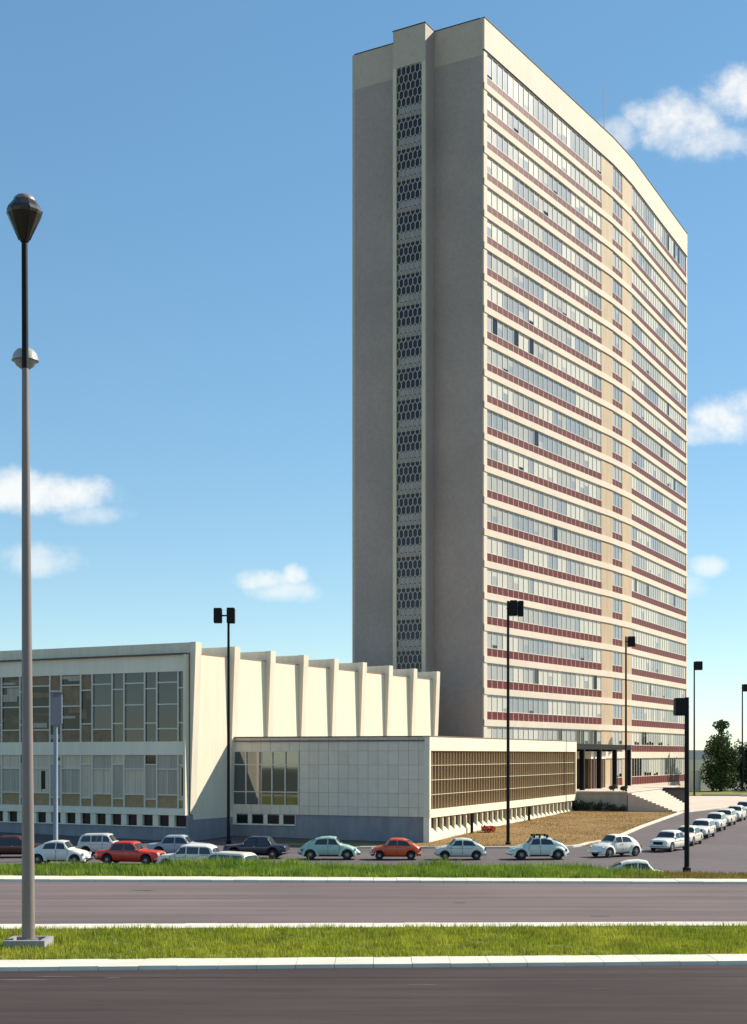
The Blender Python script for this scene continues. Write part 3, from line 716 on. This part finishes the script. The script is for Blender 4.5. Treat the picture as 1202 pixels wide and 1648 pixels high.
q = FW(44.2, .5, -.5); shrub((q[0], q[1], -.5), .8, 1.3, ivy, 'dark shrub under the far end of the low wing', 9)

# ------------------------------------------------------------------ lamps
M0 = (-9.75, 39.3)
mast = thing('lamp_mast', 'tall grey lamp mast with a faceted lantern on top, in the grass median', 'street lamp', (M0[0], M0[1], .05))
mb = MB()
mb.box(M0[0]-.58, M0[0]+.58, M0[1]-.55, M0[1]-.40, .02, .30); mb.box(M0[0]-.58, M0[0]+.58, M0[1]+.40, M0[1]+.55, .02, .30)
mb.box(M0[0]-.58, M0[0]-.43, M0[1]-.40, M0[1]+.40, .02, .30); mb.box(M0[0]+.43, M0[0]+.58, M0[1]-.40, M0[1]+.40, .02, .30)
mb.box(M0[0]-.43, M0[0]+.43, M0[1]-.40, M0[1]+.40, .02, .16)
mb.build('foot_block', mat('block_concrete', (.30, .28, .28), .9, .2, 4, bump=.5, bscale=20), mast)
ZT = 20.0; lx = -.115
def mx_(z): return M0[0]+lx*z/ZT
mb = MB(); seg = 18; prof = [(.185, .1), (.18, 1.5), (.155, 6), (.125, 12), (.095, 16.4), (.085, ZT)]
for (r0, z0), (r1, z1) in zip(prof[:-2], prof[1:-1]): mb.tube((mx_(z0), M0[1], z0), (mx_(z1), M0[1], z1), r0, r1, seg)
mb.tube((mx_(.16), M0[1], .16), (mx_(.3), M0[1], .3), .27, .27, seg)
mb.build('pole', pole_grey, mast, smooth=True)
mb = MB(); mb.tube((mx_(16.4), M0[1], 16.4), (mx_(ZT), M0[1], ZT), .094, .085, seg); mb.build('upper_pole', pole_dark, mast, smooth=True)
tx = mx_(ZT)
mb = MB(); mb.lathe([(.11, 0), (.15, .06), (.34, .45), (.485, .76), (.505, .84), (.47, .95), (.32, 1.15), (.27, 1.18)], 12, (tx, M0[1], ZT-.02)); lant = mb.build('lantern', lamp_glassm, mast)
mb = MB()
for k in range(6):
    a = 2*math.pi*k/6; c_, s_ = math.cos(a), math.sin(a)
    mb.tube((tx+.15*c_, M0[1]+.15*s_, ZT+.04), (tx+.50*c_, M0[1]+.50*s_, ZT+.82), .02, .02, 5); mb.tube((tx+.50*c_, M0[1]+.50*s_, ZT+.82), (tx+.29*c_, M0[1]+.29*s_, ZT+1.15), .02, .02, 5)
mb.build('lantern_frame', pole_dark, lant)
mb = MB(); mb.lathe([(.31, 1.14), (.30, 1.22), (.22, 1.30), (.08, 1.34), (.01, 1.345)], 16, (tx, M0[1], ZT-.02)); mb.build('lantern_cap', pole_grey, lant, smooth=True)
zl = 16.75; bx = mx_(zl)
mb = MB(); mb.tube((bx, M0[1], zl+.05), (bx-.1, M0[1]+.42, zl+.05), .04, .04, 6); br = mb.build('bracket', pole_grey, mast)
mb = MB(); mb.lathe([(.385, .0), (.375, .03), (.33, .20), (.24, .31), (.10, .37), (.01, .375)], 20, (bx-.11, M0[1]+.45, zl)); mb.build('lower_lamp_hood', lamp_white, mast, smooth=True)
mb = MB(); mb.lathe([(.01, -.25), (.14, -.22), (.26, -.13), (.33, -.01)], 20, (bx-.11, M0[1]+.45, zl)); mb.build('lower_lamp_bowl', mat('frosted_bowl', (.30, .30, .30), .4), mast, smooth=True)

def drum(mb, c, w, d, h, mi=0):
    x, y, z = c; b = .08
    for (z0, z1, k0, k1) in ((-h/2, -h/2+b, .88, 1), (-h/2+b, h/2-b, 1, 1), (h/2-b, h/2, 1, .84)):
        w0, w1, d0, d1 = w/2*k0, w/2*k1, d/2*k0, d/2*k1
        mb.hexa([(x-w0, y-d0, z+z0), (x+w0, y-d0, z+z0), (x+w0, y+d0, z+z0), (x-w0, y+d0, z+z0), (x-w1, y-d1, z+z1), (x+w1, y-d1, z+z1), (x+w1, y+d1, z+z1), (x-w1, y+d1, z+z1)])
def lamp(x, y, h, heads, lab, mt=pole_dark, r=(.13, .09), grp='floodlight lamps round the car park', lensm=lamp_glassm):
    z = gz(x, y); o = thing('street_lamp', lab, 'street lamp', (x, y, z), group=grp)
    m = MB(); m.lathe([(r[0]*1.6, 0), (r[0]*1.6, .25), (r[0], .3), (r[1], h)], 14, (x, y, z)); m.build('pole', mt, o, smooth=True)
    m = MB(); xs_ = [q[0] for q in heads]; a, b = min(min(xs_), -.12), max(max(xs_), .12)
    m.tube((x+a, y-.02, z+h-.55), (x+b, y-.02, z+h-.55), .06, .06, 8); m.build('crossbar', mt, o)
    for (dx, dy_, w, d, hh) in heads:
        m = MB(); drum(m, (x+dx, y+dy_, z+h-.55), w, d, hh); hd = m.build('lamp_head', mt, o)
        m = MB(); m.quad((x+dx-w*.36, y+dy_-d*.36, z+h-.55-hh/2-.004), (x+dx+w*.36, y+dy_-d*.36, z+h-.55-hh/2-.004), (x+dx+w*.36, y+dy_+d*.36, z+h-.55-hh/2-.004), (x+dx-w*.36, y+dy_+d*.36, z+h-.55-hh/2-.004)); m.build('lens', lensm, hd)
    return o
lamp(-10.95, 105.0, 17.8, [(-.80, 0, .60, .6, 1.14), (.18, 0, .60, .6, 1.18)], 'tall black lamp with two heads, in front of the cream hall')
lamp(10.0, 103.3, 18.2, [(.38, -.1, .56, .6, 1.15), (.95, .25, .42, .5, 1.15)], 'tall black twin headed lamp on the dry lawn before the brown sunshades')
lamp(26.55, 146.2, 18.4, [(.55, 0, .75, .6, 1.1)], 'tall black lamp in front of the entrance portico and terrace')
lamp(42.27, 183.2, 17.8, [(.55, 0, .95, .7, 1.15)], 'tall black lamp against the sky just right of the tower')
lamp(54.9, 206.9, 16.0, [(.6, 0, .9, .7, 1.1)], 'farthest black lamp, at the right edge before the trees')
lamp(18.12, 80.4, 10.1, [(-.40, 0, .62, .6, 1.02)], 'shorter thick black lamp standing at the near edge of the car park', r=(.15, .13), grp='short lamps at the car park edge')
b_ = thing('street_lamp', 'blue grey lamp with a tall narrow head, before the glazed hall front', 'street lamp', (-20.35, 89, -1.3), group='short lamps at the car park edge')
m = MB(); m.lathe([(.2, 0), (.2, .3), (.16, .35), (.13, 9.4)], 14, (-20.35, 89, -1.3)); m.build('pole', pole_blue, b_, smooth=True)
m = MB(); Mr = Matrix.Rotation(R(32), 3, 'Z')
def rb(m, x0, x1, y0, y1, z0, z1, c):
    P = [Mr @ Vector(p) for p in [(x0, y0, z0), (x1, y0, z0), (x1, y1, z0), (x0, y1, z0), (x0, y0, z1), (x1, y0, z1), (x1, y1, z1), (x0, y1, z1)]]; m.hexa([p+Vector(c) for p in P])
rb(m, -.3, .3, -.2, .2, 0, 2.0, (-20.3, 88.9, 7.4)); rb(m, -.34, .34, -.24, .24, 2.0, 2.06, (-20.3, 88.9, 7.4)); hd = m.build('lamp_head', mat('head_blue_grey', (.10, .115, .16), .5), b_)
m = MB(); rb(m, .302, .36, -.18, .18, .08, 1.9, (-20.3, 88.9, 7.4)); m.build('pale_side', mat('pale_blue_grey', (.60, .66, .75), .4), hd)  # paler plate along the right side of the darker head
for (px_, yy, zt_, lab) in ((9.83, 114.2, .66, 'dark upright post under the low wing beside the red shrub'), (16.9, 129.6, .66, 'dark upright post under the low wing farther along the lawn')):
    m = MB(); z = gz(px_, yy)+.02; qx = FW((yy-105.7)/.9232, .35, 0); m.lathe([(.16, 0), (.16, .08), (.12, .1), (.12, zt_-z+.0)], 10, (qx[0], qx[1], z)); tag(m.build('post', black_steel, None, (qx[0], qx[1], z)), lab, 'post')

# ------------------------------------------------------------------ cars
def paint(name, c): return mat('paint_'+name, c, .38, coat=.35, var=.03, scale=1)
PAINT = dict(white=paint('white', (.80, .76, .66)), cream=paint('cream', (.76, .69, .54)), mint=paint('mint', (.38, .54, .44)), pale=paint('pale_mint', (.62, .70, .60)),
             red=paint('red', (.66, .045, .02)), orange=paint('orange_red', (.74, .10, .02)), maroon=paint('maroon', (.07, .016, .014)), navy=paint('navy', (.016, .016, .04)),
             grey=paint('blue_grey', (.34, .40, .44)), greyw=paint('grey_white', (.64, .63, .58)))
TYPES = {
 # length L, top profile, belt, half width, roof half width, ground clearance, wheels (front x, rear x, radius), nose at +x
 'beetle': dict(top=[(-2.0, .55), (-1.92, .72), (-1.6, 1.0), (-1.1, 1.28), (-.55, 1.46), (0, 1.5), (.42, 1.45), (.72, 1.05), (.8, 1.0), (1.2, .93), (1.6, .78), (1.88, .58), (2.0, .45)], belt=.95,
    w=[(-2.0, .30), (-1.8, .45), (-1.2, .60), (-.5, .66), (.5, .66), (1.0, .58), (1.6, .44), (1.9, .30), (2.0, .22)], wr=.50, zb=.26, fx=1.18, rx=-1.2, r=.33, tw=.62,
    ws=(.74, .43), rw=(-1.45, -.85), glass=[(-.95, -.80, -.12, -.12), (-.04, -.04, .62, .40)], fend=True),
 'smallcar': dict(top=[(-1.62, .58), (-1.55, .80), (-1.2, 1.02), (-.85, 1.28), (-.45, 1.38), (0, 1.4), (.35, 1.36), (.72, .98), (.82, .93), (1.25, .84), (1.52, .72), (1.62, .48)], belt=.90,
    w=[(-1.62, .48), (-1.4, .62), (-.8, .69), (.8, .69), (1.3, .64), (1.55, .52), (1.62, .40)], wr=.54, zb=.24, fx=1.05, rx=-.98, r=.27, tw=.58, ws=(.76, .38), rw=(-1.15, -.72), glass=[(-.95, -.72, -.14, -.14), (-.06, -.06, .60, .36)]),
 'saloon': dict(top=[(-2.1, .58), (-2.08, .86), (-1.3, .93), (-1.18, .95), (-.92, 1.36), (-.75, 1.43), (.2, 1.44), (.42, 1.38), (.80, .98), (.9, .94), (1.95, .86), (2.06, .80), (2.1, .5)], belt=.88,
    w=[(-2.1, .62), (-1.9, .72), (-1.0, .78), (1.0, .78), (1.8, .72), (2.1, .62)], wr=.60, zb=.24, fx=1.3, rx=-1.25, r=.31, tw=.66, ws=(.84, .46), rw=(-1.2, -.93), glass=[(-1.06, -.88, -.22, -.22), (-.14, -.14, .70, .42)]),
 'hatch': dict(top=[(-1.78, .55), (-1.75, .95), (-1.58, 1.38), (-1.3, 1.50), (0, 1.53), (.32, 1.48), (.68, 1.02), (.78, .97), (1.5, .92), (1.72, .84), (1.8, .5)], belt=.95,
    w=[(-1.8, .64), (-1.5, .70), (1.2, .70), (1.6, .64), (1.8, .56)], wr=.58, zb=.28, fx=1.2, rx=-1.2, r=.30, tw=.6, ws=(.70, .36), rw=(-1.74, -1.60), glass=[(-1.55, -1.42, -.86, -.86), (-.78, -.78, -.08, -.08), (0, 0, .58, .34)]),
 'estate': dict(top=[(-2.05, .55), (-2.02, .95), (-1.85, 1.36), (-1.6, 1.44), (0, 1.46), (.36, 1.40), (.76, .98), (.86, .93), (1.6, .87), (1.98, .78), (2.05, .5)], belt=.90,
    w=[(-2.05, .66), (-1.7, .76), (1.2, .77), (1.8, .72), (2.05, .62)], wr=.62, zb=.26, fx=1.28, rx=-1.25, r=.31, tw=.66, ws=(.78, .40), rw=(-2.02, -1.87), glass=[(-1.82, -1.72, -1.0, -1.0), (-.92, -.92, -.16, -.16), (-.08, -.08, .66, .40)]),
}
def smooth_interp(pts):
    xs_ = np.array([p[0] for p in pts]); ys_ = np.array([p[1] for p in pts])
    g = np.linspace(xs_[0], xs_[-1], 400); y = np.interp(g, xs_, ys_); k = np.hanning(13); k /= k.sum()
    y2 = np.convolve(np.pad(y, 6, mode='edge'), k, 'valid')
    return lambda x: float(np.interp(x, g, y2))
def car(kind, colour, x, y, rz, lab, roofc=None, rack=False, grp='cars parked in front of the buildings'):
    T = TYPES[kind]; top = smooth_interp(T['top']); wf = smooth_interp(T['w']); belt = T['belt']; H = max(p[1] for p in T['top'])
    z = gz(x, y); root = thing('parked_car', lab, 'car', (x, y, z+.01), R(rz), grp, fixed=False); pm = PAINT[colour]
    L0, L1 = T['top'][0][0], T['top'][-1][0]; r = T['r']; arch = r*1.2
    def bot(px_):
        b = T['zb']+(.10*max(0, abs(px_)-1.5) if abs(px_) > 1.5 else 0)
        if not T.get('fend'):
            for wx in (T['fx'], T['rx']):
                d = abs(px_-wx)
                if d < arch: b = max(b, r+math.sqrt(arch*arch-d*d))
        return b
    def sec(px_):
        h = top(px_); w = wf(px_); b = min(bot(px_), h-.12); g = min(1, max(0, (h-belt-.08)/(H-belt-.12)))
        zs_ = min(belt, h-.13); zs_ = max(zs_, b+.05)
        wr = w*.90*(1-g)+min(w*.92, T['wr'])*g
        return [(0, b), (w*.86, b), (w, b+.04+.08*min(1, (zs_-b))), (w*1.015, b+(zs_-b)*.6), (w*.975, zs_), (wr, max(h-.055-.05*g, zs_+.01)), (wr*.74, h-.014), (0, h)]
    mb = MB(); xs_ = np.linspace(L0+.001, L1-.001, 72); rows = []
    for px_ in xs_:
        s_ = sec(px_); rows.append([(px_, a, b) for a, b in s_]+[(px_, -a, b) for a, b in s_[::-1][1:-1]]+[(px_, 0, s_[0][1])])
    mb.grid(rows)
    for rw in (rows[0], rows[-1]):
        i = len(mb.v); mb.v += rw[:-1]; mb.f.append(tuple(range(i, i+len(rw)-1))); mb.m.append(0)
    body = mb.build('body', pm, root, smooth=True, angle=50)
    def side(px_, fr, sgn, off=.012):
        s_ = sec(px_); a, b = s_[4], s_[5]; return (px_, sgn*(a[0]+(b[0]-a[0])*fr+off), a[1]+(b[1]-a[1])*fr+off*.2)
    for sgn in (1, -1):
        for gi, (xa, xa2, xb, xb2) in enumerate(T['glass']):
            mb = MB(); rws = []
            for fr in (.06, .35, .65, .90):
                k = (fr-.06)/.84; rws.append([side((xa+(xa2-xa)*k)*(1-q)+(xb+(xb2-xb)*k)*q, fr, sgn) for q in np.linspace(0, 1, 5)])
            mb.grid(rws); mb.build('side_window', car_glass, root)
    def cap(xa, xb, nm):
        mb = MB(); rws = []
        for q in np.linspace(.06, .94, 7):
            px_ = xa+(xb-xa)*q; s_ = sec(px_); p5, p6, p7 = s_[5], s_[6], s_[7]; e = .01
            sl_ = (top(px_+.02)-top(px_-.02))/.04; nx_, nz_ = -sl_, 1.0; l = math.hypot(nx_, nz_); nx_, nz_ = nx_/l*.014, nz_/l*.014
            line_ = [(p5[0]*.93, p5[1]+.012), (p6[0], p6[1]), (0, p7[1]), (-p6[0], p6[1]), (-p5[0]*.93, p5[1]+.012)]
            rws.append([(px_+nx_, a, b+nz_) for a, b in line_])
        mb.grid(rws); mb.build(nm, car_glass, root, smooth=True)
    cap(*T['ws'], 'windscreen'); cap(*T['rw'], 'rear_window')
    if roofc:
        mb = MB(); rws = []
        for px_ in np.linspace(T['rw'][1]+.05, T['ws'][1]-.02, 14):
            s_ = sec(px_); p5, p6, p7 = s_[5], s_[6], s_[7]; rws.append([(px_, a, b+.008) for a, b in ((p5[0]+.004, p5[1]), (p6[0], p6[1]), (0, p7[1]), (-p6[0], p6[1]), (-p5[0]-.004, p5[1]))])
        mb.grid(rws); mb.build('roof', PAINT[roofc], root, smooth=True)
    # doors (raised panel lines)
    gx = T['glass'][-1]; dx0, dx1 = gx[0]-.02, gx[2]+.06
    for sgn in (1, -1):
        mb = MB()
        def low_(px_, k, e): s_ = sec(px_); a, b = s_[2], s_[4]; return (px_, sgn*(a[0]+(b[0]-a[0])*k+.5*.06*math.sin(k*3.1)*.2+e), a[1]+(b[1]-a[1])*k)
        for xa in (dx0, dx1): mb.grid([[low_(xa-.012, k, .012), low_(xa+.012, k, .012)] for k in (.05, .35, .65, .97)])
        dr = mb.build('door', under, root)
        mb = MB(); px_ = dx0+.12; p = low_(px_, .82, .02); mb.box(px_-.07, px_+.07, p[1]-.012, p[1]+.012, p[2]-.012, p[2]+.012); mb.build('handle', chrome, dr)
    tw = T['tw']; wy = max(wf(T['fx']), wf(T['rx']), .68)
    if T.get('fend'):
        for sgn in (1, -1):
            for wx, ln, nm in ((T['fx'], .60, 'front_fender'), (T['rx'], .58, 'rear_fender')):
                mb = MB(); rws = []
                for q in np.linspace(0, math.pi, 17):
                    px_ = wx-math.cos(q)*ln; zo = .26+math.sin(q)**.8*.60; zi = r+math.sqrt(max(0, (arch*1.0)**2-(px_-wx)**2))-.02 if abs(px_-wx) < arch else .24
                    zi = min(zi, zo-.02); yy_ = .48+.29*math.sin(q)**.4
                    rws.append([(px_, sgn*.35, max(zo, .3)), (px_, sgn*(yy_-.16), zo), (px_, sgn*(yy_-.05), zo-.05), (px_, sgn*yy_, zo-.16 if zo-.16 > zi else (zo+zi)/2), (px_, sgn*yy_, zi), (px_, sgn*.3, zi)])
                mb.grid(rws); mb.build(nm, pm, root, smooth=True, angle=60)
            mb = MB(); mb.box(-.62, .62, sgn*.60-.08, sgn*.60+.10, .25, .30); mb.build('running_board', under, root)
        wy = .76
    for wx in (T['fx'], T['rx']):
        for sgn in (1, -1):
            mb = MB(); y0, y1 = sgn*(wy-.19), sgn*(wy-.02); mb.lathe([(r*.62, y0), (r*.95, y0), (r, y0+(y1-y0)*.2), (r, y0+(y1-y0)*.8), (r*.93, y1), (r*.60, y1)], 22, (wx, 0, r), axis='y'); wh = mb.build('wheel', rubber, root, smooth=True)
            mb = MB(); mb.lathe([(r*.56, y1-sgn*.01), (r*.52, y1+sgn*.006), (r*.38, y1-sgn*.02), (r*.34, y1+sgn*.02), (.01, y1+sgn*.035)], 20, (wx, 0, r), axis='y'); mb.build('hubcap', hub, wh, smooth=True)
    mb = MB(); mb.box(L0+.35, L1-.35, -wf(0)*.80, wf(0)*.80, .20, .62); mb.build('underbody', under, root)
    for ex, s_ in ((L1, 1), (L0, -1)):
        mb = MB(); w2 = max(wf(ex-s_*.3), .55)*1.05; zb_ = .42 if kind != 'beetle' else .40; pts_ = [(ex-s_*.22, -w2), (ex+s_*.0, -w2*.86), (ex+s_*.07, 0), (ex, w2*.86), (ex-s_*.22, w2)]
        for a, b in zip(pts_[:-1], pts_[1:]): mb.tube((a[0], a[1], zb_), (b[0], b[1], zb_), .045, .045, 6)
        mb.build('bumper', chrome, root, smooth=True)
    for sgn in (1, -1):
        if kind == 'beetle': hp, tp = (1.70, sgn*.58, .66), (-1.74, sgn*.60, .62)
        else:
            hp = (L1-.07, sgn*wf(L1-.15)*.72, .66); tp = (L0+.05, sgn*wf(L0+.15)*.80, .68)
        mb = MB(); c = Vector(hp); 
        mb.tube(c-Vector((.10, 0, -.0)), c+Vector((.05, 0, 0)), .10, .085, 12); mb.build('headlight', lens, root, smooth=True)
        mb = MB(); mb.box(tp[0]-.06, tp[0]+.04, tp[1]-.05, tp[1]+.05, tp[2]-.08, tp[2]+.08); mb.build('tail_light', lens_red, root)
    if kind in ('saloon', 'estate', 'hatch'):
        mb = MB(); w2 = wf(L1-.1)*.52; mb.box(L1-.10, L1+.012, -w2, w2, .52, .72); mb.build('grille', under, root)
    mb = MB(); mb.box(L1+.03, L1+.045, -.22, .22, .33, .43); mb.build('number_plate', lens if colour == 'navy' else MATS['white_concrete'], root)
    mb = MB(); mb.box(L0-.045, L0-.03, -.22, .22, .36, .46); mb.build('number_plate', MATS['white_concrete'], root)
    for sgn in (1, -1):
        mb = MB(); px_ = T['ws'][0]-.16; s_ = sec(px_); mb.box(px_-.05, px_+.03, sgn*(s_[4][0]+.02)-.06, sgn*(s_[4][0]+.02)+.06, belt+.06, belt+.15); mb.build('wing_mirror', chrome, root)
        if kind != 'beetle':
            mb = MB(); q_ = [(x_, sgn*(sec(x_)[3][0]+.012), sec(x_)[3][1]+.1) for x_ in np.linspace(L0+.25, L1-.3, 12)]
            mb.grid([[(a, b, c-.012) for a, b, c in q_], [(a, b+sgn*.004, c+.012) for a, b, c in q_]]); mb.build('side_trim', chrome, root)
    if rack:
        mb = MB()
        for px_ in (-.55, -.05, .30): mb.tube((px_, -.48, H-.02), (px_, .48, H-.02), .025, .025, 6); mb.tube((px_, -.46, H+.09), (px_, .46, H+.09), .02, .02, 6)
        for sgn in (1, -1):
            mb.tube((-.6, sgn*.46, H+.09), (.34, sgn*.46, H+.09), .02, .02, 6)
            for px_ in (-.55, -.05, .30): mb.box(px_-.06, px_+.06, sgn*.46-.03, sgn*.46+.03, H-.09, H+.09)
        mb.build('roof_rack', black_steel, root)
    return root
rk = 'cars parked along the kerb of the street'
car('saloon', 'maroon', -23.75, 92.0, 4, 'dark maroon saloon parked behind the foot of the lamp mast')
car('beetle', 'white', -19.35, 86.0, -10, 'white rounded car with its shaded side towards us, right of the lamp mast')
car('hatch', 'greyw', -17.9, 93.0, -8, 'pale grey hatchback parked behind the white rounded car')
car('saloon', 'red', -15.0, 85.9, -14, 'bright red saloon with an upright boot, facing right')
car('saloon', 'grey', -12.9, 92.6, -6, 'pale blue grey saloon half hidden behind the red saloon')
car('hatch', 'white', -10.85, 81.8, 168, 'white car with pale roof half sunk behind the tall grass', roofc='white')
car('estate', 'cream', -8.3, 76.6, 150, 'low white car with dark windows, deepest in the tall grass')
car('saloon', 'navy', -7.7, 91.2, 172, 'very dark navy car left of the mint green rounded car')
car('beetle', 'mint', -2.84, 90.2, -3, 'mint green rounded car facing right')
car('smallcar', 'orange', 1.45, 90.0, 178, 'small orange red car facing left')
car('smallcar', 'pale', 5.62, 90.0, 182, 'small pale mint car facing left before the wing corner')
car('beetle', 'pale', 10.65, 90.2, 184, 'pale rounded car with a black roof rack', rack=True)
car('beetle', 'white', 16.1, 92.6, 214, 'white rounded car at the lawn corner, turned towards us')
car('beetle', 'white', 13.35, 70.1, -4, 'white rounded car whose roof alone shows above the verge')
tag(car('saloon', 'white', 20.9, 98.2, 236, 'first white saloon of the kerbside row, with dark grille', grp=rk))
car('saloon', 'cream', 23.6, 104.4, 244, 'second car of the kerbside row, half hidden by the short black lamp', grp=rk)
car('estate', 'white', 26.2, 110.8, 246, 'white estate, third in the kerbside row', grp=rk)
car('hatch', 'white', 28.9, 117.5, 247, 'white hatchback, fourth in the kerbside row', grp=rk)
car('estate', 'cream', 31.3, 123.8, 247, 'cream estate, fifth in the kerbside row', grp=rk)
car('saloon', 'white', 34.0, 130.5, 247, 'white saloon, sixth in the kerbside row', grp=rk)
car('hatch', 'white', 36.6, 137.2, 247, 'white hatchback, seventh in the kerbside row', grp=rk)
car('saloon', 'greyw', 39.4, 144.2, 247, 'grey white saloon, farthest in the kerbside row', grp=rk)
for o in bpy.data.objects:
    if '_fixed' in o: del o['_fixed']
